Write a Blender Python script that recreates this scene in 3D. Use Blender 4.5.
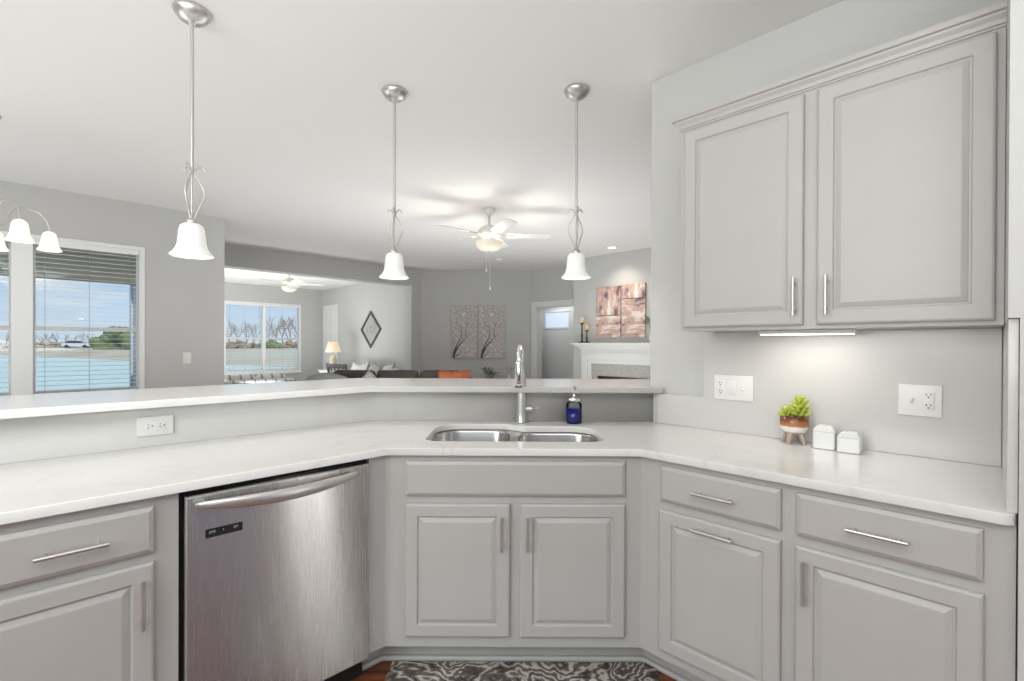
import bpy, bmesh, math, random
from mathutils import Vector, Matrix
random.seed(7)
R2 = math.sqrt(2); T = math.tan(math.pi/8); PI = math.pi
for o in list(bpy.data.objects): bpy.data.objects.remove(o)
SC = bpy.context.scene; COL = SC.collection

# ------------------------------------------------------------------ camera
H = 1.3302
cd = bpy.data.cameras.new('camera'); cam = bpy.data.objects.new('camera', cd); COL.objects.link(cam)
yaw, pit, rol = -0.00224, -0.00331, 0.00376
fw = Vector((math.sin(yaw)*math.cos(pit), math.cos(yaw)*math.cos(pit), math.sin(pit)))
rt = Vector((math.cos(yaw), -math.sin(yaw), 0)); up = rt.cross(fw)
r2_ = rt*math.cos(rol) + up*math.sin(rol); u2_ = -rt*math.sin(rol) + up*math.cos(rol)
cam.matrix_world = Matrix(((r2_.x, u2_.x, -fw.x, 0), (r2_.y, u2_.y, -fw.y, 0), (r2_.z, u2_.z, -fw.z, H), (0, 0, 0, 1)))
cd.sensor_width = 36; cd.lens = 474.23/1024*36; cd.shift_y = (346.34-340.5)/1024; cd.clip_start = .02; cd.clip_end = 900
SC.camera = cam

# ------------------------------------------------------------------ world, sun, area lights, exposure
SC.view_settings.view_transform = 'Standard'; SC.view_settings.look = 'None'
SC.view_settings.gamma = 1; SC.view_settings.use_curve_mapping = False
SC.view_settings.exposure = 0.0
W = bpy.data.worlds.new('sky'); SC.world = W; W.use_nodes = True
nt = W.node_tree; nt.nodes.clear()
out = nt.nodes.new('ShaderNodeOutputWorld'); bg = nt.nodes.new('ShaderNodeBackground')
tc = nt.nodes.new('ShaderNodeTexCoord'); sp = nt.nodes.new('ShaderNodeSeparateXYZ'); rp = nt.nodes.new('ShaderNodeValToRGB')
nt.links.new(tc.outputs['Generated'], sp.inputs[0]); nt.links.new(sp.outputs['Z'], rp.inputs[0])
rp.color_ramp.elements[0].position = 0.0; rp.color_ramp.elements[0].color = (.66, .78, .90, 1)
rp.color_ramp.elements[1].position = .45; rp.color_ramp.elements[1].color = (.24, .45, .85, 1)
e = rp.color_ramp.elements.new(.12); e.color = (.46, .66, .90, 1)
nz = nt.nodes.new('ShaderNodeTexNoise'); nz.inputs['Scale'].default_value = 5; nz.inputs['Detail'].default_value = 6
mp = nt.nodes.new('ShaderNodeMapping'); mp.inputs['Scale'].default_value = (1, 1, 5)
nt.links.new(tc.outputs['Generated'], mp.inputs[0]); nt.links.new(mp.outputs[0], nz.inputs[0])
cr = nt.nodes.new('ShaderNodeValToRGB'); cr.color_ramp.elements[0].position = .55; cr.color_ramp.elements[1].position = .75
nt.links.new(nz.outputs['Fac'], cr.inputs[0])
mx = nt.nodes.new('ShaderNodeMixRGB'); nt.links.new(cr.outputs[0], mx.inputs[0]); nt.links.new(rp.outputs[0], mx.inputs[1])
mx.inputs[2].default_value = (.85, .88, .92, 1); nt.links.new(mx.outputs[0], bg.inputs[0]); bg.inputs[1].default_value = 1.0
nt.links.new(bg.outputs[0], out.inputs[0])

def area(name, loc, target, sx, sy, power, col=(1, 1, 1)):
    l = bpy.data.lights.new(name, 'AREA'); l.shape = 'RECTANGLE'; l.size = sx; l.size_y = sy; l.energy = power; l.color = col
    o = bpy.data.objects.new(name, l); COL.objects.link(o); o.location = loc
    o.rotation_euler = (Vector(target)-Vector(loc)).to_track_quat('-Z', 'Y').to_euler(); return o
def point(name, loc, power, col=(1, .9, .78), r=.03):
    l = bpy.data.lights.new(name, 'POINT'); l.energy = power; l.color = col; l.shadow_soft_size = r
    o = bpy.data.objects.new(name, l); COL.objects.link(o); o.location = loc; return o
sl = bpy.data.lights.new('sun', 'SUN'); sl.energy = 3.2; sl.angle = .01; sl.color = (1, .96, .9)
so = bpy.data.objects.new('sun', sl); COL.objects.link(so); so.rotation_euler = (math.radians(50), 0, math.radians(35))
CW = (.962, .995, .985)
area('kitchen_bounce_light', (-.8, -.9, 1.3), (-.8, -.7, 3), 3.2, 2.0, 86, CW)
area('kitchen_overhead_fill', (-.1, -.5, 2.7), (0, .3, 0), 2.4, 1.4, 34, CW)  # unseen overhead lamp added for downward light in the kitchen
area('kitchen_rear_fill', (-.9, -2.6, 1.7), (.3, 2, 1.3), 3.0, 1.6, 12, CW)  # unseen frontal fill added behind the camera
area('kitchen_left_fill', (-2.7, -1.3, 2.0), (1.3, 1.8, 2.45), 1.6, 1.2, 54, CW)  # unseen fill added to brighten the upper cabinets
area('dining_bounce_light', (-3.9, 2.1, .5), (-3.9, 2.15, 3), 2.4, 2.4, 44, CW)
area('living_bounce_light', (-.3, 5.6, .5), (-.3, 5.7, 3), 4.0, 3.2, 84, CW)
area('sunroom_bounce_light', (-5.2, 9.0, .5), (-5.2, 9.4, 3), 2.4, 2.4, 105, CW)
area('hall_light', (.75, 9.25, 2.3), (.9, 9.8, .8), .5, .3, 4, CW)
for n_, (lx, ly) in enumerate(((3.72, -.45), (3.2, .07))):      # two unseen strip lamps added to put streaks on the dishwasher
    area('dishwasher_streak_strip', (lx, ly, 1.2), (lx-1, ly+.46, 1.2), .045, 2.3, 6)

# ------------------------------------------------------------------ materials
def mat(name, col, rough=.5, metal=0, spec=.5, noise=None, bump=0, bscale=50, emis=None, estr=0, aniso=0, coat=0, trans=0):
    m = bpy.data.materials.new(name); m.use_nodes = True; n = m.node_tree; b = n.nodes['Principled BSDF']
    b.inputs['Base Color'].default_value = (*col, 1); b.inputs['Roughness'].default_value = rough; b.inputs['Metallic'].default_value = metal
    b.inputs['Specular IOR Level'].default_value = spec; b.inputs['Anisotropic'].default_value = aniso; b.inputs['Coat Weight'].default_value = coat
    b.inputs['Transmission Weight'].default_value = trans; b.inputs['Anisotropic Rotation'].default_value = .25 if aniso else 0
    t = n.nodes.new('ShaderNodeTexCoord')
    if noise:
        col2, sc, lo, hi = noise
        z = n.nodes.new('ShaderNodeTexNoise'); z.inputs['Detail'].default_value = 5
        p = n.nodes.new('ShaderNodeMapping')
        p.inputs['Scale'].default_value = sc if isinstance(sc, tuple) else (sc, sc, sc)
        z.inputs['Scale'].default_value = 1
        n.links.new(t.outputs['Object'], p.inputs[0]); n.links.new(p.outputs[0], z.inputs[0])
        r = n.nodes.new('ShaderNodeValToRGB'); r.color_ramp.elements[0].position = lo; r.color_ramp.elements[1].position = hi
        r.color_ramp.elements[0].color = (*col, 1); r.color_ramp.elements[1].color = (*col2, 1)
        n.links.new(z.outputs['Fac'], r.inputs[0]); n.links.new(r.outputs[0], b.inputs['Base Color'])
    if bump:
        z2 = n.nodes.new('ShaderNodeTexNoise'); z2.inputs['Scale'].default_value = bscale; n.links.new(t.outputs['Object'], z2.inputs[0])
        bp = n.nodes.new('ShaderNodeBump'); bp.inputs['Strength'].default_value = bump; bp.inputs['Distance'].default_value = .002
        n.links.new(z2.outputs['Fac'], bp.inputs['Height']); n.links.new(bp.outputs[0], b.inputs['Normal'])
    if emis: b.inputs['Emission Color'].default_value = (*emis, 1); b.inputs['Emission Strength'].default_value = estr
    return m
M = {}
M['wall'] = mat('wall_paint', (.56, .56, .55), .85, bump=.08, bscale=200)
M['ceil'] = mat('ceiling_paint', (.80, .795, .785), .9, bump=.05, bscale=150)
M['trim'] = mat('white_trim', (.74, .74, .73), .4)
M['cab'] = mat('cabinet_paint', (.475, .460, .446), .42, noise=((.46, .446, .432), 8, .3, .7))
M['steel'] = None
M['nickel'] = mat('brushed_nickel', (.62, .61, .59), .34, .85)
M['chrome'] = mat('chrome', (.85, .85, .85), .12, 1)
M['black'] = mat('black_plastic', (.012, .012, .013), .35)
M['darkgap'] = mat('dark_recess', (.01, .01, .01), .8)
M['plate'] = mat('white_plastic', (.80, .80, .78), .35)
M['slot'] = mat('slot_dark', (.06, .055, .05), .6)
M['porc'] = mat('white_porcelain', (.72, .72, .71), .18, coat=.5)
M['sofa'] = mat('charcoal_fabric', (.075, .068, .066), .95, bump=.3, bscale=300)
M['grey'] = mat('grey_fabric', (.30, .30, .305), .95, bump=.3, bscale=300)
M['pale'] = mat('pale_grey_fabric', (.52, .50, .48), .95, noise=((.35, .34, .33), 30, .4, .6))
M['orange'] = mat('rust_fabric', (.42, .10, .045), .9, noise=((.50, .16, .08), (40, 6, 6), .35, .65))
M['candle'] = mat('cream_wax', (.85, .66, .36), .6)
M['iron'] = mat('black_iron', (.02, .018, .016), .5)
M['granite'] = mat('fireplace_stone', (.50, .48, .45), .4, noise=((.34, .32, .30), 60, .35, .65))
M['firebox_dark'] = mat('firebox_black', (.008, .008, .008), .7)
M['vinyl'] = mat('window_vinyl', (.84, .85, .85), .35)
M['slat'] = mat('blind_slat', (.85, .86, .86), .45)
M['cord'] = mat('blind_cord', (.30, .33, .36), .8)
M['leaf'] = mat('leaf_green', (.17, .21, .13), .6)
M['succ'] = mat('succulent_green', (.42, .52, .06), .45, noise=((.60, .60, .15), 60, .35, .7))
M['barkgrey'] = mat('bare_bark', (.30, .25, .21), .9)
M['evergreen'] = mat('evergreen', (.09, .14, .05), .9, noise=((.15, .21, .08), 1.2, .35, .65))
M['scrub'] = mat('brown_scrub', (.24, .17, .11), .95, noise=((.38, .30, .22), 1.5, .35, .65))
M['carbody'] = mat('silver_car_paint', (.65, .68, .72), .25, .3)
M['tyre'] = mat('tyre', (.02, .02, .02), .8)
M['carglass'] = mat('car_glass', (.04, .05, .06), .1)
M['mirror'] = mat('mirror_lattice', (.62, .62, .60), .3, .6)
M['frame_dark'] = mat('dark_grey_frame', (.10, .10, .10), .5)
M['porch'] = mat('porch_ceiling', (.88, .76, .58), .8, noise=((.76, .64, .47), (.3, 12, 1), .4, .6))
M['amber'] = mat('glazed_pot', (.25, .07, .015), .2, coat=.6)
M['lampbase'] = mat('lamp_ceramic', (.40, .42, .32), .4, noise=((.62, .60, .50), 25, .4, .6))
M['brass'] = mat('aged_metal', (.30, .28, .25), .4, .8)

def emis_mat(name, col, strength, base=(.85, .83, .8)):
    return mat(name, base, .35, emis=col, estr=strength)
M['shade'] = emis_mat('frosted_glass_shade', (1, .985, .96), .25, (.78, .775, .76))
M['bowl'] = emis_mat('alabaster_bowl', (1, .84, .58), .30, (.72, .68, .60))
M['chand'] = emis_mat('warm_frosted_shade', (1, .90, .78), .55)
M['bulb'] = emis_mat('glowing_bulb', (1, .97, .9), 4)
M['lampshade'] = emis_mat('pleated_lampshade', (1, .78, .52), .45, (.75, .62, .48))
M['diffuser'] = emis_mat('light_diffuser', (1, .96, .9), 6)

# brushed stainless: vertical grain
def steel(name, axis_scale, col=(.50, .48, .465), rough=.27, an=.6, tan=True):
    m = mat(name, col, rough, 1, aniso=an); n = m.node_tree; b = n.nodes['Principled BSDF']
    t = n.nodes.new('ShaderNodeTexCoord'); p = n.nodes.new('ShaderNodeMapping'); p.inputs['Scale'].default_value = axis_scale
    z = n.nodes.new('ShaderNodeTexNoise'); z.inputs['Scale'].default_value = 1; z.inputs['Detail'].default_value = 3
    n.links.new(t.outputs['Object'], p.inputs[0]); n.links.new(p.outputs[0], z.inputs[0])
    mr = n.nodes.new('ShaderNodeMapRange'); mr.inputs['To Min'].default_value = rough-.05; mr.inputs['To Max'].default_value = rough+.07
    n.links.new(z.outputs['Fac'], mr.inputs[0]); n.links.new(mr.outputs[0], b.inputs['Roughness'])
    if tan:
        tg = n.nodes.new('ShaderNodeTangent'); tg.direction_type = 'RADIAL'; tg.axis = 'Z'
        n.links.new(tg.outputs[0], b.inputs['Tangent'])
    return m
M['steel'] = steel('brushed_stainless', (400, 400, 3), rough=.25, an=1.0, col=(.62, .615, .60))
M['sink'] = steel('sink_stainless', (60, 60, 60), (.60, .59, .58), .24, .3)

# quartz with faint veins
def quartz(name, base, vein, sc=1.6):
    m = mat(name, base, .16, spec=.5); n = m.node_tree; b = n.nodes['Principled BSDF']
    t = n.nodes.new('ShaderNodeTexCoord'); z = n.nodes.new('ShaderNodeTexNoise'); z.inputs['Scale'].default_value = sc; z.inputs['Detail'].default_value = 7
    z.inputs['Distortion'].default_value = 1.6
    n.links.new(t.outputs['Object'], z.inputs[0]); r = n.nodes.new('ShaderNodeValToRGB'); cr = r.color_ramp
    cr.elements[0].position = .47; cr.elements[0].color = (*base, 1); cr.elements[1].position = .53; cr.elements[1].color = (*base, 1)
    e = cr.elements.new(.5); e.color = (*vein, 1)
    n.links.new(z.outputs['Fac'], r.inputs[0])
    z2 = n.nodes.new('ShaderNodeTexNoise'); z2.inputs['Scale'].default_value = .9; n.links.new(t.outputs['Object'], z2.inputs[0])
    mr = n.nodes.new('ShaderNodeMapRange'); mr.inputs['From Min'].default_value = .5; mr.inputs['From Max'].default_value = .65
    n.links.new(z2.outputs['Fac'], mr.inputs[0]); mx = n.nodes.new('ShaderNodeMixRGB'); mx.inputs[1].default_value = (*base, 1)
    n.links.new(mr.outputs[0], mx.inputs[0]); n.links.new(r.outputs[0], mx.inputs[2]); n.links.new(mx.outputs[0], b.inputs['Base Color'])
    return m
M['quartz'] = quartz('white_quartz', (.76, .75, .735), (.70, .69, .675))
M['splash'] = quartz('quartz_splash', (.62, .61, .592), (.57, .555, .535), 1.1)  # same quartz in a greyer tone, its dimmer lighting put into the colour

def glass_mat(name, tint, refl=.06):
    m = bpy.data.materials.new(name); m.use_nodes = True; n = m.node_tree; n.nodes.clear()
    o = n.nodes.new('ShaderNodeOutputMaterial'); a = n.nodes.new('ShaderNodeBsdfTransparent'); a.inputs[0].default_value = (*tint, 1)
    g = n.nodes.new('ShaderNodeBsdfGlossy'); g.inputs['Roughness'].default_value = .02
    f = n.nodes.new('ShaderNodeFresnel'); f.inputs[0].default_value = 1.45; x = n.nodes.new('ShaderNodeMixShader')
    n.links.new(f.outputs[0], x.inputs[0]); n.links.new(a.outputs[0], x.inputs[1]); n.links.new(g.outputs[0], x.inputs[2]); n.links.new(x.outputs[0], o.inputs[0])
    return m
M['pane'] = glass_mat('window_glass', (.97, .98, .98))
M['bottle'] = glass_mat('clear_bottle_glass', (.93, .95, .95))
M['soap'] = mat('blue_soap', (.02, .015, .33), .12, coat=.4)

# wood floor
def wood_floor():
    m = mat('cherry_plank_floor', (.10, .028, .012), .32); n = m.node_tree; b = n.nodes['Principled BSDF']
    t = n.nodes.new('ShaderNodeTexCoord'); br = n.nodes.new('ShaderNodeTexBrick'); br.inputs['Scale'].default_value = 1
    br.inputs['Color1'].default_value = (.19, .058, .022, 1); br.inputs['Color2'].default_value = (.12, .035, .015, 1); br.inputs['Mortar'].default_value = (.02, .008, .005, 1)
    br.inputs['Mortar Size'].default_value = .003; br.inputs['Brick Width'].default_value = 1.2; br.inputs['Row Height'].default_value = .12
    n.links.new(t.outputs['Object'], br.inputs[0])
    p = n.nodes.new('ShaderNodeMapping'); p.inputs['Scale'].default_value = (3, 40, 3); z = n.nodes.new('ShaderNodeTexNoise'); z.inputs['Scale'].default_value = 1; z.inputs['Detail'].default_value = 6
    n.links.new(t.outputs['Object'], p.inputs[0]); n.links.new(p.outputs[0], z.inputs[0])
    mx = n.nodes.new('ShaderNodeMixRGB'); mx.blend_type = 'MULTIPLY'; mx.inputs[0].default_value = .7
    r = n.nodes.new('ShaderNodeValToRGB'); r.color_ramp.elements[0].color = (.45, .4, .35, 1); r.color_ramp.elements[1].color = (1.6, 1.5, 1.4, 1); r.color_ramp.elements[0].position = .3; r.color_ramp.elements[1].position = .7
    n.links.new(z.outputs['Fac'], r.inputs[0]); n.links.new(br.outputs['Color'], mx.inputs[1]); n.links.new(r.outputs[0], mx.inputs[2]); n.links.new(mx.outputs[0], b.inputs['Base Color'])
    return m
M['floor'] = wood_floor()

def marble_rug():
    m = mat('marbled_rug', (.3, .27, .25), .9, spec=.1); n = m.node_tree; b = n.nodes['Principled BSDF']
    t = n.nodes.new('ShaderNodeTexCoord'); z = n.nodes.new('ShaderNodeTexNoise'); z.inputs['Scale'].default_value = 3.6; z.inputs['Detail'].default_value = 4; z.inputs['Distortion'].default_value = .5
    n.links.new(t.outputs['Object'], z.inputs[0]); k = n.nodes.new('ShaderNodeMath'); k.operation = 'MULTIPLY'; k.inputs[1].default_value = 95; n.links.new(z.outputs['Fac'], k.inputs[0])
    sn = n.nodes.new('ShaderNodeMath'); sn.operation = 'SINE'; n.links.new(k.outputs[0], sn.inputs[0])
    z2 = n.nodes.new('ShaderNodeTexNoise'); z2.inputs['Scale'].default_value = 14; z2.inputs['Detail'].default_value = 6; n.links.new(t.outputs['Object'], z2.inputs[0])
    w = n.nodes.new('ShaderNodeMath'); w.operation = 'MULTIPLY_ADD'; w.inputs[1].default_value = .42; n.links.new(sn.outputs[0], w.inputs[0]); n.links.new(z2.outputs['Fac'], w.inputs[2])
    r = n.nodes.new('ShaderNodeValToRGB'); c = r.color_ramp
    c.elements[0].position = 0; c.elements[0].color = (.07, .058, .052, 1); c.elements[1].position = 1; c.elements[1].color = (.66, .61, .56, 1)
    for p, v in ((.2, (.14, .12, .11)), (.38, (.24, .205, .185)), (.5, (.10, .085, .075)), (.62, (.34, .30, .27)), (.82, (.50, .46, .42))):
        e = c.elements.new(p); e.color = (*v, 1)
    n.links.new(w.outputs[0], r.inputs[0]); n.links.new(r.outputs[0], b.inputs['Base Color']); return m
M['rug'] = marble_rug()

def ramp_noise(name, stops, scale, rough=.8, dist=1.0, detail=6, rgh=.5):
    m = mat(name, (.5, .5, .5), rough); n = m.node_tree; b = n.nodes['Principled BSDF']
    t = n.nodes.new('ShaderNodeTexCoord'); p = n.nodes.new('ShaderNodeMapping'); p.inputs['Scale'].default_value = scale
    z = n.nodes.new('ShaderNodeTexNoise'); z.inputs['Scale'].default_value = 1; z.inputs['Detail'].default_value = detail; z.inputs['Distortion'].default_value = dist; z.inputs['Roughness'].default_value = rgh
    n.links.new(t.outputs['Object'], p.inputs[0]); n.links.new(p.outputs[0], z.inputs[0])
    r = n.nodes.new('ShaderNodeValToRGB'); c = r.color_ramp
    c.elements[0].position = stops[0][0]; c.elements[0].color = (*stops[0][1], 1); c.elements[1].position = stops[-1][0]; c.elements[1].color = (*stops[-1][1], 1)
    for q, v in stops[1:-1]: e = c.elements.new(q); e.color = (*v, 1)
    n.links.new(z.outputs['Fac'], r.inputs[0]); n.links.new(r.outputs[0], b.inputs['Base Color']); return m
ABST = [(.36, (.07, .04, .05)), (.425, (.20, .12, .14)), (.47, (.38, .26, .27)), (.505, (.60, .47, .45)), (.53, (.55, .31, .20)), (.555, (.68, .54, .48)), (.61, (.82, .76, .72))]
M['abstract_a'] = ramp_noise('abstract_canvas_mauve', ABST, (6.5, 3, 2.4), dist=.12, detail=12, rgh=.66)
M['abstract_b'] = ramp_noise('abstract_canvas_orange', [(a-.03, b) for a, b in ABST], (2.4, 3, 7.5), dist=.12, detail=12, rgh=.66)
M['blossom'] = ramp_noise('blossom_canvas', [(.36, (.40, .37, .36)), (.46, (.54, .48, .47)), (.53, (.46, .41, .40)), (.58, (.70, .68, .66)), (.66, (.86, .85, .84))], (22, 5, 22), dist=2.2)
M['stripe'] = None
def stripe_mat(name, sc, axis='X'):
    m = mat(name, (.7, .68, .66), .9); n = m.node_tree; b = n.nodes['Principled BSDF']
    t = n.nodes.new('ShaderNodeTexCoord'); w = n.nodes.new('ShaderNodeTexWave'); w.bands_direction = axis; w.inputs['Scale'].default_value = sc; w.inputs['Distortion'].default_value = .3
    n.links.new(t.outputs['Object'], w.inputs[0]); r = n.nodes.new('ShaderNodeValToRGB'); c = r.color_ramp
    c.elements[0].position = .0; c.elements[0].color = (.30, .30, .32, 1); c.elements[1].position = .14; c.elements[1].color = (.74, .73, .71, 1)
    e = c.elements.new(.07); e.color = (.42, .42, .44, 1)
    n.links.new(w.outputs['Fac'], r.inputs[0]); n.links.new(r.outputs[0], b.inputs['Base Color']); return m
M['stripe'] = stripe_mat('striped_upholstery', 1.9)
M['stripe2'] = stripe_mat('striped_pillow', 4)
M['land'] = ramp_noise('winter_grass', [(.35, (.50, .39, .25)), (.5, (.56, .49, .33)), (.6, (.60, .56, .40)), (.7, (.56, .46, .34))], (.05, .05, .3), dist=.5)
M['water'] = mat('pond_water', (.62, .73, .60), .45, bump=.25, bscale=3)  # pale base colour carries the reflected sky
M['lawn'] = mat('near_lawn', (.22, .24, .12), .95, noise=((.30, .29, .18), 2, .35, .65))
M['potglaze'] = None

# ------------------------------------------------------------------ mesh helpers
class B:
    def __init__(s): s.bm = bmesh.new()
    def quadbox(s, p):   # 8 points: bottom 4 ccw, top 4
        v = [s.bm.verts.new(q) for q in p]
        for f in ((3, 2, 1, 0), (4, 5, 6, 7), (0, 1, 5, 4), (1, 2, 6, 5), (2, 3, 7, 6), (3, 0, 4, 7)): s.bm.faces.new([v[i] for i in f])
        return s
    def box(s, x0, x1, y0, y1, z0, z1, mtx=None):
        p = [(x0, y0, z0), (x1, y0, z0), (x1, y1, z0), (x0, y1, z0), (x0, y0, z1), (x1, y0, z1), (x1, y1, z1), (x0, y1, z1)]
        if mtx: p = [mtx @ Vector(q) for q in p]
        return s.quadbox(p)
    def rbox(s, x0, x1, y0, y1, z0, z1, r=.01, seg=3, mtx=None, puff=0):
        t = bmesh.new(); bmesh.ops.create_cube(t, size=1)
        for v in t.verts: v.co = Vector(((x0+x1)/2+v.co.x*(x1-x0), (y0+y1)/2+v.co.y*(y1-y0), (z0+z1)/2+v.co.z*(z1-z0)))
        r = min(r, .49*min(x1-x0, y1-y0, z1-z0))
        bmesh.ops.bevel(t, geom=list(t.edges)+list(t.verts), offset=r, segments=seg, profile=.5, affect='EDGES', clamp_overlap=True)
        if mtx: t.transform(mtx)
        s._join(t, True); return s
    def _join(s, t, smooth):
        me = bpy.data.meshes.new('tmp'); 
        if smooth:
            for f in t.faces: f.smooth = True
        t.to_mesh(me); s.bm.from_mesh(me); bpy.data.meshes.remove(me); t.free()
    def prism(s, poly, z0, z1):
        a = 0
        for i in range(len(poly)):
            x1, y1 = poly[i][:2]; x2, y2 = poly[(i+1) % len(poly)][:2]; a += x1*y2-x2*y1
        if a < 0: poly = poly[::-1]
        lo = [s.bm.verts.new((p[0], p[1], z0)) for p in poly]; hi = [s.bm.verts.new((p[0], p[1], z1)) for p in poly]
        s.bm.faces.new(lo[::-1]); s.bm.faces.new(hi); n = len(poly)
        for i in range(n): s.bm.faces.new((lo[i], lo[(i+1) % n], hi[(i+1) % n], hi[i]))
        return s
    def lathe(s, prof, seg=28, c=(0, 0, 0), mtx=None, wav=None):
        rings = []
        for r, z in prof:
            if r < 1e-5: rings.append([s.bm.verts.new(s._t((c[0], c[1], c[2]+z), mtx))]); continue
            ring = []
            for i in range(seg):
                a = 2*PI*i/seg; rr = r*(1+(wav(a, z) if wav else 0)); ring.append(s.bm.verts.new(s._t((c[0]+rr*math.cos(a), c[1]+rr*math.sin(a), c[2]+z), mtx)))
            rings.append(ring)
        for a, b in zip(rings, rings[1:]):
            if len(a) == 1 and len(b) == 1: continue
            for i in range(seg):
                j = (i+1) % seg
                if len(a) == 1: f = s.bm.faces.new((a[0], b[j], b[i]))
                elif len(b) == 1: f = s.bm.faces.new((a[i], a[j], b[0]))
                else: f = s.bm.faces.new((a[i], a[j], b[j], b[i]))
                f.smooth = True
        return s
    def _t(s, p, m): return m @ Vector(p) if m else p
    def tube(s, pts, r, seg=8, cap=True, flat=1.0):
        pts = [Vector(p) for p in pts]; n = len(pts); rr = r if isinstance(r, (list, tuple)) else [r]*n
        d0 = (pts[1]-pts[0]).normalized(); u = d0.orthogonal().normalized(); prev = d0; rings = []
        for i, p in enumerate(pts):
            d = (pts[min(i+1, n-1)]-pts[max(i-1, 0)]).normalized()
            q = prev.rotation_difference(d); u = q @ u; u = (u-d*u.dot(d)).normalized(); w = d.cross(u); prev = d
            rings.append([s.bm.verts.new(p+(u*math.cos(2*PI*k/seg)+w*flat*math.sin(2*PI*k/seg))*rr[i]) for k in range(seg)])
        for a, b in zip(rings, rings[1:]):
            for k in range(seg): f = s.bm.faces.new((a[k], a[(k+1) % seg], b[(k+1) % seg], b[k])); f.smooth = True
        if cap:
            for f in (s.bm.faces.new(rings[0][::-1]), s.bm.faces.new(rings[-1])):
                for e in f.edges: e.smooth = False
        return s
    def cyl(s, p0, p1, r, seg=16): return s.tube([p0, p1], r, seg)
    def sphere(s, c, r, sc=(1, 1, 1), seg=16, rings=10, mtx=None):
        t = bmesh.new(); bmesh.ops.create_uvsphere(t, u_segments=seg, v_segments=rings, radius=r)
        for v in t.verts: v.co = Vector((c[0]+v.co.x*sc[0], c[1]+v.co.y*sc[1], c[2]+v.co.z*sc[2]))
        if mtx: t.transform(mtx)
        s._join(t, True); return s
    def loft(s, loops, cap0=True, cap1=True, smooth=False):
        rs = [[s.bm.verts.new(p) for p in l] for l in loops]; n = len(rs[0])
        for a, b in zip(rs, rs[1:]):
            for k in range(n): f = s.bm.faces.new((a[k], a[(k+1) % n], b[(k+1) % n], b[k])); f.smooth = smooth
        if cap0: s.bm.faces.new(rs[0][::-1])
        if cap1: s.bm.faces.new(rs[-1])
        return s
    def obj(s, name, m, parent=None, loc=(0, 0, 0), rz=0, bevel=0, seg=2, recalc=True):
        if recalc: bmesh.ops.recalc_face_normals(s.bm, faces=s.bm.faces)
        me = bpy.data.meshes.new(name); s.bm.to_mesh(me); s.bm.free(); me.materials.append(M[m] if isinstance(m, str) else m)
        o = bpy.data.objects.new(name, me); COL.objects.link(o); o.location = loc; o.rotation_euler = (0, 0, rz)
        if parent: o.parent = parent
        if bevel:
            b = o.modifiers.new('bevel', 'BEVEL'); b.width = bevel; b.segments = seg; b.limit_method = 'ANGLE'; b.angle_limit = math.radians(40)
        return o
def tag(o, label=None, cat=None, group=None, kind=None):
    if label: o['label'] = label
    if cat: o['category'] = cat
    if group: o['group'] = group
    if kind: o['kind'] = kind
    return o
def thing(name, label, cat, loc=(0, 0, 0), rz=0, group=None):
    o = bpy.data.objects.new(name, None); o.empty_display_size = .1; COL.objects.link(o); o.location = loc; o.rotation_euler = (0, 0, rz)
    return tag(o, label, cat, group)
def copytree(o, parent=None):
    c = o.copy(); COL.objects.link(c)
    if parent: c.parent = parent
    for ch in list(o.children): copytree(ch, c)
    return c
def struct(o): o['kind'] = 'structure'; return o
XL, XR, D = -.5062, .5084, 1.8935
FRM = {'S': ((0, D), 0), 'L': ((XL, D), PI/4), 'R': ((XR, D), -PI/4)}
def fp(fr, x, y):   # run coordinates -> world
    (ox, oy), a = FRM[fr]; return (ox+x*math.cos(a)-y*math.sin(a), oy+x*math.sin(a)+y*math.cos(a))
def fl(fr, x, y, z=0): return (*fp(fr, x, y), z), FRM[fr][1]
def cL(off): return (XL-off*T, D+off)     # mitred corner points between the runs
def cR(off): return (XR+off*T, D+off)
def flat_curve(name, splines, z0, z1, m, parent=None, bev=.002):
    cu = bpy.data.curves.new(name, 'CURVE'); cu.dimensions = '2D'; cu.fill_mode = 'BOTH'
    for pts in splines:
        sp = cu.splines.new('POLY'); sp.points.add(len(pts)-1); sp.use_cyclic_u = True
        for p, q in zip(sp.points, pts): p.co = (q[0], q[1], 0, 1)
    cu.extrude = (z1-z0)/2-bev; cu.bevel_depth = bev; cu.bevel_resolution = 2; cu.offset = -bev
    to = bpy.data.objects.new('t', cu); COL.objects.link(to); bpy.context.view_layer.update()
    me = bpy.data.meshes.new_from_object(to.evaluated_get(bpy.context.evaluated_depsgraph_get())); bpy.data.objects.remove(to); bpy.data.curves.remove(cu)
    me.name = name; me.materials.clear(); me.materials.append(M[m]); me.transform(Matrix.Translation((0, 0, (z0+z1)/2)))
    o = bpy.data.objects.new(name, me); COL.objects.link(o)
    if parent: o.parent = parent
    return o
def rounded(pts, r, seg=8):   # round the corners of a polygon
    out = []; n = len(pts); rr = r if isinstance(r, (list, tuple)) else [r]*n
    for i in range(n):
        a, b, c = Vector(pts[i-1]), Vector(pts[i]), Vector(pts[(i+1) % n]); d1 = (a-b).normalized(); d2 = (c-b).normalized()
        ang = d1.angle(d2); R = rr[i]; dd = R/math.tan(ang/2); p1 = b+d1*dd; p2 = b+d2*dd
        ctr = b+(d1+d2).normalized()*(R/math.sin(ang/2))
        v1 = p1-ctr; v2 = p2-ctr; w = v1.angle_signed(v2) if hasattr(v1, 'angle_signed') else 0
        for k in range(seg+1):
            t = k/seg; q = (v1*(1-t)+v2*t)
            a1 = math.atan2(v1.y, v1.x); a2 = math.atan2(v2.y, v2.x); da = (a2-a1+PI) % (2*PI)-PI
            out.append((ctr.x+R*math.cos(a1+da*t), ctr.y+R*math.sin(a1+da*t)))
    return out

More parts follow.
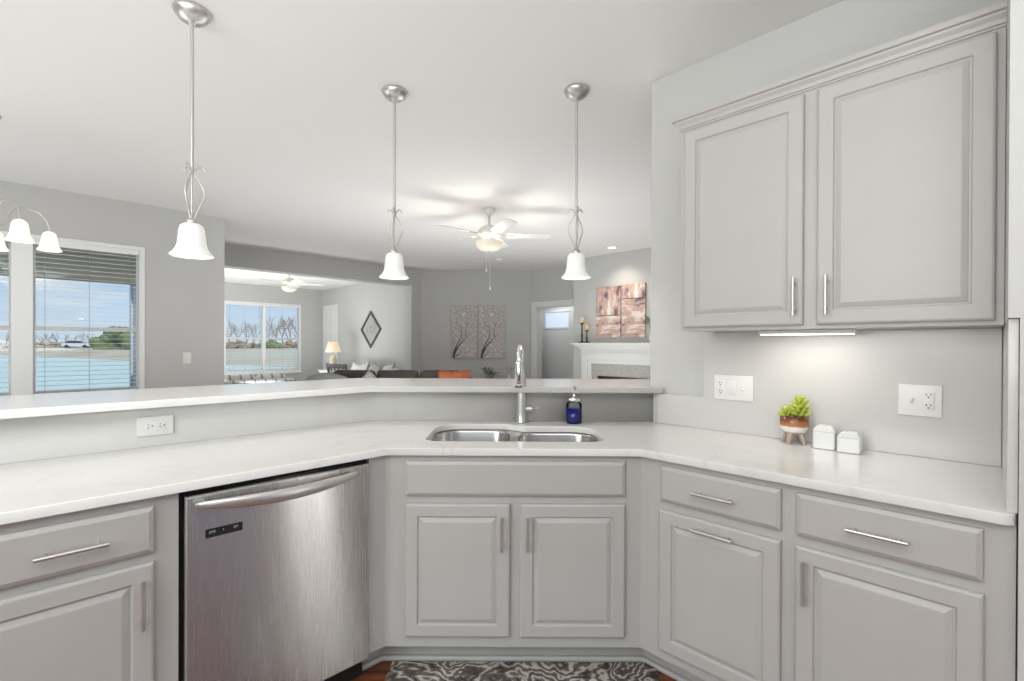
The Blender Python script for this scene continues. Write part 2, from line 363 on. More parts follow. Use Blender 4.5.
# ------------------------------------------------------------------ room shell
ZC = 2.764
def dl(k, s): return ((s+k)/2, (s-k)/2)      # point with X-Y=k and X+Y=s
FOOT = [(-6.6, -3), (4.5, -3), (4.5, 13.0), dl(-18.05, 8.1), dl(-18.05, 1.75), dl(-8.92, 1.75), (-6.75, 2.1)]
struct(B().prism(FOOT, -.12, 0).obj('floor', 'floor'))
struct(B().prism(FOOT, ZC, ZC+.15).obj('ceiling', 'ceil'))
def wall(name, a, b, th=.15, z0=0, z1=ZC, opens=(), m='wall', bev=0):
    """wall whose visible face runs a->b (left to right seen from inside); thickness goes behind. opens: (s0,s1,z0,z1)"""
    a = Vector(a); b = Vector(b); L = (b-a).length; ang = math.atan2(b.y-a.y, b.x-a.x); w = B()
    cur = 0
    for s0, s1, q0, q1 in sorted(opens):
        if s0 > cur: w.box(cur, s0, 0, th, z0, z1)
        if q0 > z0: w.box(s0, s1, 0, th, z0, q0)
        if q1 < z1: w.box(s0, s1, 0, th, q1, z1)
        cur = s1
    if cur < L: w.box(cur, L, 0, th, z0, z1)
    return struct(w.obj(name, m, loc=(a.x, a.y, 0), rz=ang)), ang
K1, K2, YB, K4, K5, KB, KR = -8.70, -11.045, 9.255, 9.58, 8.955, -17.78, 7.55
# dining wall : from (-6.6,2.1) to the outside corner
DA = Vector(dl(K1, -4.5)); DE = Vector(dl(K1, 2.11)); dlen = (DE-DA).length
def ds(px): return (px-DA.x)*R2        # run length on dining wall from world X
S_out_r = ds(-3.81); S_in_r = ds(-3.85); S_in_l = ds(-4.38); S_mid = ds(-4.4305); S_out_l = 2*S_mid-S_out_r
WZ0, WZ1 = .80, 2.315
_, angL = wall('wall_left', DA, DE, .15, opens=[(S_out_l, S_out_r, WZ0, WZ1)])
# return wall into the sunroom (seen edge on), sunroom left side
wall('wall_sunroom_left', dl(KB, 1.94), dl(K1-.22, 1.94), .12)
# header wall with the wide opening
hd = B(); A0 = Vector(dl(K2, 2.14)); hl = (Vector(dl(K2, 7.145))-A0).length; full = (Vector(dl(K2, 7.464))-A0).length
hd.box(0, hl, 0, .25, 2.462, ZC); hd.box(hl, full, 0, .25, 0, ZC)
struct(hd.obj('wall_sunroom_opening', 'wall', loc=(*A0, 0), rz=PI/4))
wall('wall_back', (-1.79, YB), (.325, YB), .15)
DW0 = Vector((.325, YB)); 
def dws(p): return (Vector(p)-DW0).length
wall('wall_hallway', DW0, (1.325, K4-1.325), .12, opens=[(.205, 1.41, -.01, 2.05)])
CH0 = Vector((1.012, K5-1.012))
wall('wall_fireplace', CH0, (4.5, K5-4.5), .3)
w_ = B().prism([tuple(CH0), tuple(CH0+Vector((.02, .02))), (1.33, K4-1.33+.0), (1.31, K4-1.31-.02)], 0, ZC)
struct(w_.obj('wall_chase_side', 'wall'))
# sunroom
SBA = Vector(dl(KB, 1.9)); SBE = Vector(dl(KB, KR)); 
def sbs(x): return (x-SBA.x)*R2
SW0, SW1, SWZ0, SWZ1 = sbs(-6.745), sbs(-5.505), .62, 2.335
wall('wall_sunroom_back', SBA, SBE, .15, opens=[(SW0, SW1, SWZ0, SWZ1)])
SRA = Vector(dl(KB, KR)); 
def srs(x): return (x-SRA.x)*R2
wall('wall_sunroom_right', SRA, dl(K2-.36, KR), .15, opens=[(srs(-5.017), srs(-4.43), .62, 2.335)])
# hall behind the doorway, with an exterior door
HK = 10.58
wall('wall_hall_end', dl(-11.0, HK), dl(-5.0, HK), .12)
wall('wall_hall_side', (.30, 9.40), dl(-9.95, HK), .06)
# rear kitchen shell behind the camera
wall('wall_rear', (4.5, -3), (-6.6, -3), .1, opens=[(3.6, 6.4, .1, 2.15)])
wall('wall_rear_left', (-6.6, -3), (-6.6, 2.1), .1)
wall('wall_living_right', (4.5, 4.6), (4.5, -1.2), .1)
# cabinet wall with free end
YW = .661
rp_, ra_ = fl('R', -.322, YW)
struct(B().box(0, 5.2, 0, .12, 0, ZC).obj('wall_right', 'wall', loc=rp_, rz=ra_, bevel=.004))
# tall side wall at the end of the right counter
p_, a_ = fl('R', 1.034, .0)
struct(B().box(0, .14, 0, YW, 0, 1.401).box(-.0205, .14, 0, YW, 1.4012, ZC).obj('wall_counter_end', 'wall', loc=p_, rz=a_))
# beam/casing trims : doorway casing
def dwp(x): return (x, K4-x)
ct = B(); 
s1_ = .205; s0_ = .055
ct.box(s0_, s1_, -.018, .0, 0, 2.15); ct.box(s1_, 1.41, -.018, 0, 2.05, 2.15); ct.box(s1_, s1_+.012, 0, .12, 0, 2.05); ct.box(s1_, 1.41, 0, .12, 2.038, 2.05)
struct(ct.obj('trim_1', 'trim', loc=(*DW0, 0), rz=-PI/4, bevel=.003))
# baseboards of the living room
struct(B().box(0, 2.1, -.015, 0, 0, .12).obj('baseboard_back', 'trim', loc=(-1.78, YB, 0), bevel=.004))
struct(B().box(0, dlen, -.015, 0, 0, .12).obj('baseboard_left', 'trim', loc=(*DA, 0), rz=PI/4, bevel=.004))

# ------------------------------------------------------------------ windows with blinds
def window(idx, loc, rz, w, z0, z1, units, blind=True, mull=.14, fr=.042, depth=.10, closed=False, cord_n=3, zs=.0):
    """twin or single double-hung window. local x along wall, y to the outside."""
    name = 'window_%d' % idx
    f = B(); h0, h1 = z0, z1
    # jambs, head, sill
    f.box(0, fr, .0, depth, h0, h1); f.box(w-fr, w, .0, depth, h0, h1); f.box(fr, w-fr, .0, depth, h1-fr, h1); f.box(fr, w-fr, .0, depth, h0, h0+fr)
    # thin casing that stands on the wall
    c = .0
    f.box(-.004, .03, -.012, 0, h0, h1+.004); f.box(w-.03, w+.004, -.012, 0, h0, h1+.004); f.box(.03, w-.03, -.012, 0, h1-.03, h1+.004)
    f.box(-.03, w+.03, -.05, 0, h0-.03, h0)
    spans = []
    uw = (w-2*fr-(units-1)*mull)/units
    for u in range(units): spans.append((fr+u*(uw+mull), fr+u*(uw+mull)+uw))
    for u in range(units-1): f.box(spans[u][1], spans[u+1][0], .0, depth, h0+fr, h1-fr)
    root = struct(f.obj(name, 'vinyl', loc=(*loc, 0), rz=rz, bevel=.003))
    zm = (h0+h1)/2-.02+zs
    for (a, b) in spans:
        s = B(); e = .016
        for (q0, q1, yy) in ((h0+fr, zm+.02, .045), (zm-.02, h1-fr, .065)):
            s.box(a, a+e, yy, yy+.02, q0, q1); s.box(b-e, b, yy, yy+.02, q0, q1); s.box(a+e, b-e, yy, yy+.02, q0, q0+.04); s.box(a+e, b-e, yy, yy+.02, q1-.04, q1)
        s.obj('sash', 'vinyl', root)
        B().box(a+e*.8, b-e*.8, .056, .060, h0+fr+.02, zm).obj('pane', 'pane', root)
        B().box(a+e*.8, b-e*.8, .074, .078, zm, h1-fr-.02).obj('pane', 'pane', root)
        if blind:
            bl = B(); bl.box(a+.004, b-.004, -.002, .040, h1-fr-.04, h1-fr)
            hr = bl.obj('blind_headrail', 'slat', root)
            sl_ = B(); n = int((h1-h0-2*fr-.06)/(.034 if closed else .044))
            tl = math.radians(80 if closed else 3); pt_ = .034 if closed else .044
            for i in range(n):
                zz = h1-fr-.065-i*pt_; mt = Matrix.Translation((0, .018, zz)) @ Matrix.Rotation(tl, 4, 'X')
                sl_.box(a+.006, b-.006, -.020, .020, -.0012, .0012, mt)
            sl_.box(a+.006, b-.006, .0, .036, h0+fr+.004, h0+fr+.022)
            sl_.obj('blind_slats', 'slat', root)
            cb = B()
            for k in range(cord_n):
                xx = a+(b-a)*(.10+.8*k/(cord_n-1)); cb.cyl((xx, -.003, h1-fr-.03), (xx, -.003, h0+fr+.01), .0016, 6)
            cb.obj('blind_cord', 'cord', root)
    return root
pd = DA+Vector((1, 1))/R2*S_out_l
window(1, pd, PI/4, S_out_r-S_out_l, WZ0, WZ1, 2, zs=-.07)
ps = SBA+Vector((1, 1))/R2*SW0
window(2, ps, PI/4, SW1-SW0, SWZ0, SWZ1, 2, mull=.07, zs=.0)
pr_ = SRA+Vector((1, -1))/R2*srs(-5.017)
window(3, pr_, -PI/4, srs(-4.43)-srs(-5.017), .62, 2.335, 1, closed=True)

# exterior door at the hall end with a small top light
hp = dl(-9.37, HK); door = B(); dw_ = .88
door.box(0, .14, -.045, 0, 0, 2.04); door.box(dw_-.14, dw_, -.045, 0, 0, 2.04); door.box(.14, dw_-.14, -.045, 0, 0, 1.69); door.box(.14, dw_-.14, -.045, 0, 1.99, 2.04)
door.box(.10, dw_-.10, -.055, -.045, 1.65, 1.69); door.box(.10, dw_-.10, -.055, -.045, 2.0, 2.03)
dr = struct(door.obj('door_1', 'trim', loc=(*hp, 0), rz=-PI/4, bevel=.003))
B().box(.14, dw_-.14, -.03, -.02, 1.69, 1.99).obj('pane', emis_mat('sky_glow_door_glass', (.62, .78, 1.0), .75, (.3, .3, .3)), dr)  # pane glows by itself in place of the bright sky behind

# ------------------------------------------------------------------ knee wall, bar ledge, splash
def poly_run(o0, o1, x0=-2.4, right=None):
    """band between offsets o0<o1 along the left run and the sink run"""
    rr = right or [(3.336-(D+o1), D+o1), (3.336-(D+o0), D+o0)]
    return [fp('L', x0, o0), cL(o0)] + [rr[1], rr[0]] + [cL(o1), fp('L', x0, o1)]
SPL = .678
WL = 3.3326    # X+Y of the cabinet wall face
kn = poly_run(.70, .86, right=[(WL-(D+.86)-.0, D+.86), (WL-(D+.70), D+.70)])
kn = [fp('L', -2.4, .70), cL(.70), (WL-(D+.70)-.004, D+.70), (WL-2.66, 2.66), (WL-2.60+.04, 2.7), (.80, D+.86), cL(.86), fp('L', -2.4, .86)]
struct(B().prism([fp('L', -2.4, .70), cL(.70), (.735, D+.70), (.735, D+.86), cL(.86), fp('L', -2.4, .86)], 0, 1.076).obj('wall_knee', 'wall'))
LO0, LO1 = .602, 1.225
ledge = [fp('L', -2.4, LO0), cL(LO0), (.789, D+LO0), (.789, WL-.789-.004), (.7335, 2.5975), (.822, 2.692), (1.0, 2.79), (1.0, D+LO1), cL(LO1), fp('L', -2.4, LO1)]
o = flat_curve('bar_ledge', [ledge], 1.078, 1.108, 'quartz'); tag(o, 'long raised white quartz bar top above the sink backsplash', 'bar top')
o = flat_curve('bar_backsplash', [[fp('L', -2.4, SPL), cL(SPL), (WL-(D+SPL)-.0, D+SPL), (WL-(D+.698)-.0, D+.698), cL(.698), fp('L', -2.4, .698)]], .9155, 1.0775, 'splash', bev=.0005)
tag(o, 'pale veined quartz backsplash below the raised bar', 'backsplash')
# wall splash along right run : low strip, then full height panel
p, a = fl('R', 0, 0)
sb = B(); pts = [(-.268, .9155), (1.013, .9155), (1.013, 1.394), (-.018, 1.394), (-.018, 1.073), (-.268, 1.073)]
sb.loft([[(x, YW-.020, z) for x, z in pts], [(x, YW-.001, z) for x, z in pts]])
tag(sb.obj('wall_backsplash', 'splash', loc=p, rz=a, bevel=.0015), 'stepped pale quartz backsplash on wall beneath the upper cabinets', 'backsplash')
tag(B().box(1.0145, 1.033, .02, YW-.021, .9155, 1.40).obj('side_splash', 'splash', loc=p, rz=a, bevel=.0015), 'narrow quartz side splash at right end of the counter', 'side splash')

# ------------------------------------------------------------------ countertop with sink cut-out
ctop = [fp('L', -2.2, 0), cL(0), cR(0), fp('R', 1.0, 0), fp('R', 1.031, .03), fp('R', 1.031, YW-.001), cR(YW-.001), (WL-(D+SPL+.018), D+SPL+.018), cL(SPL+.018), fp('L', -2.2, SPL+.018)]
ctop = [fp('L', -2.2, 0), cL(0), cR(0)] + [fp('R', 1.031-.03+.03*math.sin(t*PI/8), .03-.03*math.cos(t*PI/8)) for t in range(5)] + [fp('R', 1.031, YW-.002), (WL-(D+SPL+.018)-.002, D+SPL+.018), cL(SPL+.018), fp('L', -2.2, SPL+.018)]
SKP = [(-.385, 2.035), (.402, 2.035), (.402, 2.415), (.05, 2.415), (-.03, 2.485), (-.385, 2.485)]
hole = rounded(SKP, [.07, .07, .12, .06, .06, .13])
o = flat_curve('countertop', [ctop, hole], .885, .915, 'quartz', bev=.0025)
tag(o, 'white quartz kitchen countertop wrapping three cabinet runs', 'countertop')

# sink
sk = thing('kitchen_sink', 'undermounted stainless double bowl sink set in the white countertop', 'sink', (0, 2.25, .68))
def off(pts, d):
    c = Vector((sum(p[0] for p in pts)/len(pts), sum(p[1] for p in pts)/len(pts))); out = []
    for p in pts:
        v = Vector(p)-c; out.append((c.x+v.x*(1-d/max(abs(v.x), .12)), c.y+v.y*(1-d/max(abs(v.y), .12))))
    return out
lb = rounded([(-.392, 2.03), (-.01, 2.03), (-.01, 2.49), (-.392, 2.49)], [.07, .07, .10, .13])
rb = rounded([(.022, 2.03), (.408, 2.03), (.408, 2.42), (.022, 2.42)], [.07, .07, .12, .09])
def bowl(pts, x):
    b = B(); lv = []
    c = Vector((sum(p[0] for p in pts)/len(pts), sum(p[1] for p in pts)/len(pts)))
    for s, z in ((1, .884), (.985, .87), (.965, .74), (.93, .705), (.86, .690), (.5, .687), (.12, .684)):
        lv.append([(c.x+(q[0]-c.x)*s, c.y+(q[1]-c.y)*s-2.25, z-.68) for q in pts])
    b.loft(lv, cap0=False, smooth=True); o = b.obj('bowl', 'sink', sk)
    sd = o.modifiers.new('solid', 'SOLIDIFY'); sd.thickness = .0015; sd.offset = -1
    B().lathe([(0, .012), (.018, .012), (.020, .007), (.038, .010), (.043, .0085), (.044, .006)], 20, (c.x, c.y-2.25, .0)).obj('drain', 'chrome', sk)
bowl(lb, 0); bowl(rb, 0)
fo = rounded([(-.41, 2.01), (.425, 2.01), (.425, 2.44), (.06, 2.44), (-.0, 2.505), (-.41, 2.505)], [.07, .07, .12, .03, .03, .13])
rim = flat_curve('rim', [[(x, y-2.25) for x, y in fo], [(x, y-2.25) for x, y in lb], [(x, y-2.25) for x, y in rb]], .199, .2035, 'sink', sk, bev=.0008)

# ------------------------------------------------------------------ cabinets
def nested(w, h, prof, t):
    """panel in local x 0..w, z 0..h, front at y=0, back y=t ; prof = list of (inset,y)"""
    b = B(); loops = [[(0, t, 0), (w, t, 0), (w, t, h), (0, t, h)]]
    for i, y in prof: loops.append([(i, y, i), (w-i, y, i), (w-i, y, h-i), (i, y, h-i)])
    b.loft(loops); return b
DOORP = [(0, .006), (.003, .002), (.008, 0), (.049, 0), (.0515, .003), (.053, .008), (.057, .0085), (.060, .0065), (.073, .0015), (.076, .001)]
SLABP = [(0, .009), (.002, .006), (.010, .002), (.013, .0)]
def pull(parent, x, z, L=.145, vert=False, y=-.0):
    b = B(); yy = -.032; r = .0058
    q = L*.36
    if vert:
        b.cyl((x, yy, z-L/2), (x, yy, z+L/2), r, 12)
        for s in (-1, 1): b.cyl((x, yy, z+s*q), (x, .001, z+s*q), .0042, 10)
    else:
        b.cyl((x-L/2, yy, z), (x+L/2, yy, z), r, 12)
        for s in (-1, 1): b.cyl((x+s*q, yy, z), (x+s*q, .001, z), .0042, 10)
    return b.obj('handle', 'nickel', parent)
DY = .005; FY = .026
def front(root, name, x0, x1, z0, z1, prof, rootz=0, y=DY, m='cab'):
    o = nested(x1-x0, z1-z0, prof, FY-DY-.001).obj(name, m, root, loc=(x0, y, z0)); return o
def base_body(root, x0, x1, toe=True):
    B().box(x0, x1, FY, .655, .105, .884).obj('body', 'cab', root)
    B().box(x0, x1, .108, .64, 0, .104).obj('toe_kick', 'cab', root)
# left run cabinet
p, a = fl('L', 0, 0)
c1 = thing('base_cabinet', 'grey base cabinet left of the dishwasher', 'cabinet', p, a)
base_body(c1, -1.40, -.684)
d = front(c1, 'drawer', -1.375, -.745, .724, .857, SLABP); pull(d, .454, .0645)
d = front(c1, 'door', -1.375, -.745, .135, .697, DOORP); pull(d, .600, .457, .14, True)
c1b = thing('base_cabinet', 'grey base cabinet at the far left edge of the picture', 'cabinet', p, a)
base_body(c1b, -2.19, -1.404)
d = front(c1b, 'drawer', -2.16, -1.43, .724, .857, SLABP); pull(d, .36, .0645)
d = front(c1b, 'door', -2.16, -1.43, .135, .697, DOORP); pull(d, .66, .457, .14, True)
# dishwasher
dwr = thing('dishwasher', 'stainless steel dishwasher with curved bar handle between grey cabinets', 'dishwasher', p, a)
B().box(-.682, -.062, .045, .62, .105, .876).obj('tub', 'darkgap', dwr)
dd = B(); 
lps = []
for i, y in ((0, .044), (0, .006), (.0025, .002), (.006, 0)):
    lps.append([(-.673+i, y, .104+i), (-.070-i, y, .104+i), (-.070-i, y, .867-i), (-.673+i, y, .867-i)])
dd.loft(lps); dpan = dd.obj('door', 'steel', dwr, loc=(0, 0, 0))
# bowed handle
hb = B(); N = 20; lo = []
for i in range(N+1):
    t = i/N; x = -.650+t*.526; s = math.sin(PI*t); y = -.012-.052*s**.7; z = .843-.010*s; 
    hh = .006+.0150*s**.5; dpt = .005+.005*s**.5
    lo.append([(x, y+dpt*math.cos(k*PI/6), z+hh*math.sin(k*PI/6)) for k in range(12)])
hb.loft(lo, smooth=True)
for s in (-.632, -.142): hb.box(s-.010, s+.010, -.022, .001, .837, .849)
hb.obj('handle', M['nickel'], dwr)
pl = B().box(-.620, -.517, -.0015, .001, .730, .757).obj('control_panel', 'black', dwr)
# small status characters on the panel
for k, (dx, w) in enumerate(((.010, .004), (.016, .004), (.022, .005), (.048, .0015), (.078, .004), (.084, .006))):
    tx = B(); tx.box(-.620+dx, -.620+dx+w, -.0020, -.0015, .7475, .7490); tx.box(-.620+dx, -.620+dx+.001, -.0020, -.0015, .7430, .7490)
    if k % 2 == 0: tx.box(-.620+dx, -.620+dx+w, -.0020, -.0015, .7430, .7440)
    tx.obj('panel_mark', 'plate', pl)
B().box(-.680, -.064, .07, .60, .005, .103).obj('toe_panel', 'black', dwr)

# sink base
sbx = thing('sink_base_cabinet', 'grey sink base cabinet with two doors facing the camera', 'cabinet', (0, D, 0))
fb = B()
def lp(pt): return (pt[0], pt[1]-D)
fL0, fL1 = lp(cL(FY)), lp(cL(FY+.02)); fR0, fR1 = lp(cR(FY)), lp(cR(FY+.02))
la0, la1 = lp(fp('L', -.0605, FY)), lp(fp('L', -.0605, FY+.02)); ra0, ra1 = lp(fp('R', .0238, FY)), lp(fp('R', .0238, FY+.02))
fb.prism([la0, fL0, fR0, ra0, ra1, fR1, fL1, la1], .105, .884); fb.obj('face_frame', 'cab', sbx)
tk = [lp(fp('L', -.0605, .108)), lp(cL(.108)), lp(cR(.108)), lp(fp('R', .0238, .108)), lp(fp('R', .0238, .125)), lp(cR(.125)), lp(cL(.125)), lp(fp('L', -.0605, .125))]
B().prism(tk, 0, .104).obj('toe_kick', 'cab', sbx)
front(sbx, 'false_drawer_front', -.432, .453, .721, .861, SLABP)
d = front(sbx, 'door', -.432, -.010, .153, .690, DOORP); pull(d, .390, .427, .135, True)
d = front(sbx, 'door', .031, .453, .153, .690, DOORP); pull(d, .030, .427, .135, True)
# right run
p, a = fl('R', 0, 0)
c2 = thing('base_cabinet', 'grey base cabinet right of the sink with pull-out front and two horizontal handles', 'cabinet', p, a)
base_body(c2, .024, .5275)
d = front(c2, 'drawer', .082, .505, .727, .862, SLABP); pull(d, .211, .066, .145)
d = front(c2, 'pull_out_door', .078, .505, .148, .694, DOORP); pull(d, .214, .512, .145)
c3 = thing('base_cabinet', 'wide grey base cabinet at far right end under the counter', 'cabinet', p, a)
base_body(c3, .5276, 1.031)
d = front(c3, 'drawer', .550, .973, .727, .862, SLABP); pull(d, .207, .065, .142)
d = front(c3, 'door', .548, .975, .148, .695, DOORP); pull(d, .030, .446, .138, True)
# shoe moulding along the toe kicks
sm = B(); 
sm.prism([fp('L', -.055, .088), cL(.088), cR(.088), fp('R', 1.03, .088), fp('R', 1.03, .107), cR(.107), cL(.107), fp('L', -.055, .107)], 0, .022)
struct(sm.obj('trim_2', 'cab', bevel=.007))
sm = B().prism([fp('L', -2.19, .088), fp('L', -.684, .088), fp('L', -.684, .107), fp('L', -2.19, .107)], 0, .022)
struct(sm.obj('trim_3', 'cab', bevel=.007))

# upper cabinets (one boxed unit with two doors) and crown
p, a = fl('R', 0, 0)
uc = thing('upper_cabinet', 'light grey two-door wall cabinet above the right counter', 'cabinet', (p[0], p[1], 1.395), a)
UZ = 1.395
B().box(.015, 1.012, .321, YW-.001, 0, 2.285-UZ).obj('body', 'cab', uc)
def udoor(x0, x1, hx):
    o = nested(x1-x0, 2.263-1.409, DOORP, .019).obj('door', 'cab', uc, loc=(x0, .300, 1.409-UZ)); pull(o, hx-x0, 1.513-1.409, .140, True)
udoor(.034, .493, .470); udoor(.537, .993, .572)
cr_ = B(); cp = [(.012, 0), (.010, .004), (.002, .006), (.002, .012), (-.004, .014), (-.004, .020), (-.009, .022), (-.013, .034), (-.022, .046), (-.024, .052), (-.033, .054), (-.036, .060), (-.036, .072)]
# sweep: wall return at left end then along the front
loops = []
for q, zz in [(p_[0], p_[1]) for p_ in cp]:
    e = -q  # projection in front of frame face
    loops.append([(.015-e-.0, YW-.002, 2.262-UZ+zz), (.015-e, .320-e, 2.262-UZ+zz), (1.0125, .320-e, 2.262-UZ+zz)])
vs = [[cr_.bm.verts.new(v) for v in l] for l in loops]
for A_, B_ in zip(vs, vs[1:]):
    for k in range(2): cr_.bm.faces.new((A_[k], A_[k+1], B_[k+1], B_[k]))
top = [(.051-.0, 0, 0)]
z_t = 2.262-UZ+.072
q = [cr_.bm.verts.new(v) for v in ((.028, YW-.002, z_t), (.028, .333, z_t), (1.0125, .333, z_t))]
for k in range(2): cr_.bm.faces.new((vs[-1][k], vs[-1][k+1], q[k+1], q[k]))
cr_.obj('crown_moulding', 'cab', uc)
ul = thing('under_cabinet_light', 'slim glowing light strip fixed under the wall cabinet', 'light', (p[0], p[1], 1.394), a)
B().box(.285, .625, .47, .53, -.016, 0).obj('housing', 'plate', ul, bevel=.002)
B().box(.295, .615, .478, .522, -.019, -.0165).obj('diffuser', 'diffuser', ul)
q = fp('R', .455, .50); area('under_cabinet_lamp', (*q, 1.372), (*q, 0), .3, .04, .5, (1, .93, .82)).rotation_euler = (0, 0, -PI/4)

# ------------------------------------------------------------------ outlets and switches
def duplex(root, cx, cz, y, horiz=False, gfci=False):
    f = B()
    f.rbox(cx-.0165, cx+.0165, y-.003, y, cz-.033, cz+.033, .003, 2) if not horiz else f.rbox(cx-.033, cx+.033, y-.003, y, cz-.0165, cz+.0165, .003, 2)
    o = f.obj('receptacle', 'plate', root); s = B()
    for k in (-1, 1):
        for (dx, dz, w, h) in ((-.006, .004, .0013, .0040), (.006, .004, .0013, .0032), (0, -.0065, .0024, .0024)):
            if horiz: x_, z_, w_, h_ = cx+k*.0195-dz*1.2, cz+dx, h, w
            else: x_, z_, w_, h_ = cx+dx, cz+k*.0195+dz, w, h
            B().box(x_-w_, x_+w_, y-.0037, y-.003, z_-h_, z_+h_).obj('slot', 'slot', o)
p, a = fl('R', 0, 0); Y0 = YW-.0205
def plate(name, label, x0, x1, z0, z1, fr, y, cat='outlet'):
    (pp, aa) = fl(fr, 0, 0)
    r = thing(name, label, cat, pp, aa); B().rbox(x0, x1, y-.006, y, z0, z1, .0035, 3).obj('cover_plate', 'plate', r); return r
def toggle(r, cx, cz, y):
    B().box(cx-.006, cx+.006, y-.0072, y-.006, cz-.012, cz+.012).obj('switch_slot', 'plate', r)
    mt = Matrix.Translation((cx, y-.006, cz)) @ Matrix.Rotation(math.radians(28), 4, 'X')
    B().box(-.004, .004, -.012, .002, -.005, .005, mt).obj('toggle', 'plate', r, bevel=.001)
r = plate('outlet_plate', 'white three-gang outlet and switch plate on splash nearest the bar end', .036, .214, 1.070, 1.188, 'R', Y0)
duplex(r, .068, 1.129, Y0-.006); toggle(r, .171, 1.127, Y0); B().rbox(.103, .137, Y0-.009, Y0-.006, 1.096, 1.162, .002, 2).obj('rocker_switch', 'plate', r)
r = plate('outlet_plate', 'white outlet and toggle plate on splash nearest the right corner', .737, .862, 1.068, 1.187, 'R', Y0)
duplex(r, .824, 1.128, Y0-.006); toggle(r, .776, 1.128, Y0)
r = plate('outlet_plate', 'white horizontal double outlet on the bar backsplash at left', -.709, -.590, .960, 1.037, 'L', SPL-.0005)
duplex(r, -.6495, .9985, SPL-.0065, True)
sw = thing('light_switch', 'small white light switch on grey wall right of the blinds', 'switch', (-3.548, 5.152, 1.173), PI/4)
B().rbox(-.037, .037, -.006, 0, -.06, .06, .003, 2).obj('cover_plate', 'plate', sw); B().rbox(-.016, .016, -.010, -.006, -.033, .033, .002, 2).obj('rocker', 'plate', sw)
hx, hy = dl(-9.75, HK-.005)
sw = thing('light_switch', 'small white switch inside the hallway doorway', 'switch', (.437, 9.545, 1.15), math.atan2(.9, .1)-PI/2*0)
sw.location = (.392, 9.70, 1.15); sw.rotation_euler = (0, 0, math.atan2((HK+9.95)/2-9.40, (HK-9.95)/2-.30))
B().rbox(-.037, .037, -.010, -.004, -.06, .06, .003, 2).obj('cover_plate', 'plate', sw); B().rbox(-.016, .016, -.013, -.010, -.033, .033, .002, 2).obj('rocker', 'plate', sw)

# ------------------------------------------------------------------ faucet, soap, pot, shakers
fa = thing('kitchen_faucet', 'tall chrome pull-down faucet behind the sink', 'faucet', (.047, 2.525, .9152))
B().lathe([(0, 0), (.030, 0), (.030, .006), (.028, .010), (.028, .06), (.0265, .15), (.024, .21), (.021, .245), (.016, .26), (0, .26)], 24).obj('body', 'nickel', fa)
arc = [(0, 0, .26)]; 
for i in range(15):
    t = i/14*PI; arc.append((-.012*(1-math.cos(t))/2-.004, -.085*(1-math.cos(t)), .322+.080*math.sin(t)))
arc.append((-.017, -.171, .31))
B().tube(arc, .0145, 14).obj('spout', 'chrome', fa)
sh = B(); sh.lathe([(0, .0), (.021, 0), (.0245, .004), (.0235, .03), (.0215, .07), (.019, .115), (.015, .135), (0, .135)], 22, mtx=Matrix.Translation((-.0175, -.178, .205)) @ Matrix.Rotation(math.radians(3), 4, 'X'))
sh = sh.obj('spray_head', 'chrome', fa)
B().rbox(-.0215, -.0135, -.2045, -.194, .235, .268, .003, 2).obj('spray_button', 'black', sh)
B().lathe([(0, 0), (.0175, 0), (.0175, .004), (0, .004)], 20, mtx=Matrix.Translation((-.0175, -.178, .2015))).obj('nozzle', 'black', sh)
hn = B(); hn.cyl((.018, 0, .075), (.055, 0, .075), .017, 18); hn.tube([(.055, 0, .075), (.062, 0, .076), (.092, -.004, .078)], [.012, .006, .0042], 10); hn.obj('lever_handle', 'nickel', fa)

sd = thing('soap_dispenser', 'clear glass pump dispenser half full of blue soap', 'soap dispenser', (.325, 2.52, .9152))
B().lathe([(0, 0), (.037, 0), (.042, .005), (.042, .100), (.040, .108), (.030, .111), (.030, .118)], 28).obj('bottle', 'bottle', sd)
B().lathe([(0, .004), (.035, .004), (.0395, .008), (.0395, .078), (0, .078)], 28).obj('soap', 'soap', sd)
pm = B().lathe([(0, .116), (.036, .116), (.038, .119), (.038, .132), (.034, .137), (.016, .139), (.012, .145), (.0105, .148), (.0105, .168), (.0, .168)], 28)
pm.tube([(0, 0, .162), (0, 0, .183), (.0, -.008, .190), (0, -.045, .187)], [.008, .008, .008, .006], 10); pm.sphere((0, 0, .185), .013, seg=12, rings=8)
pm.obj('pump', 'chrome', sd)

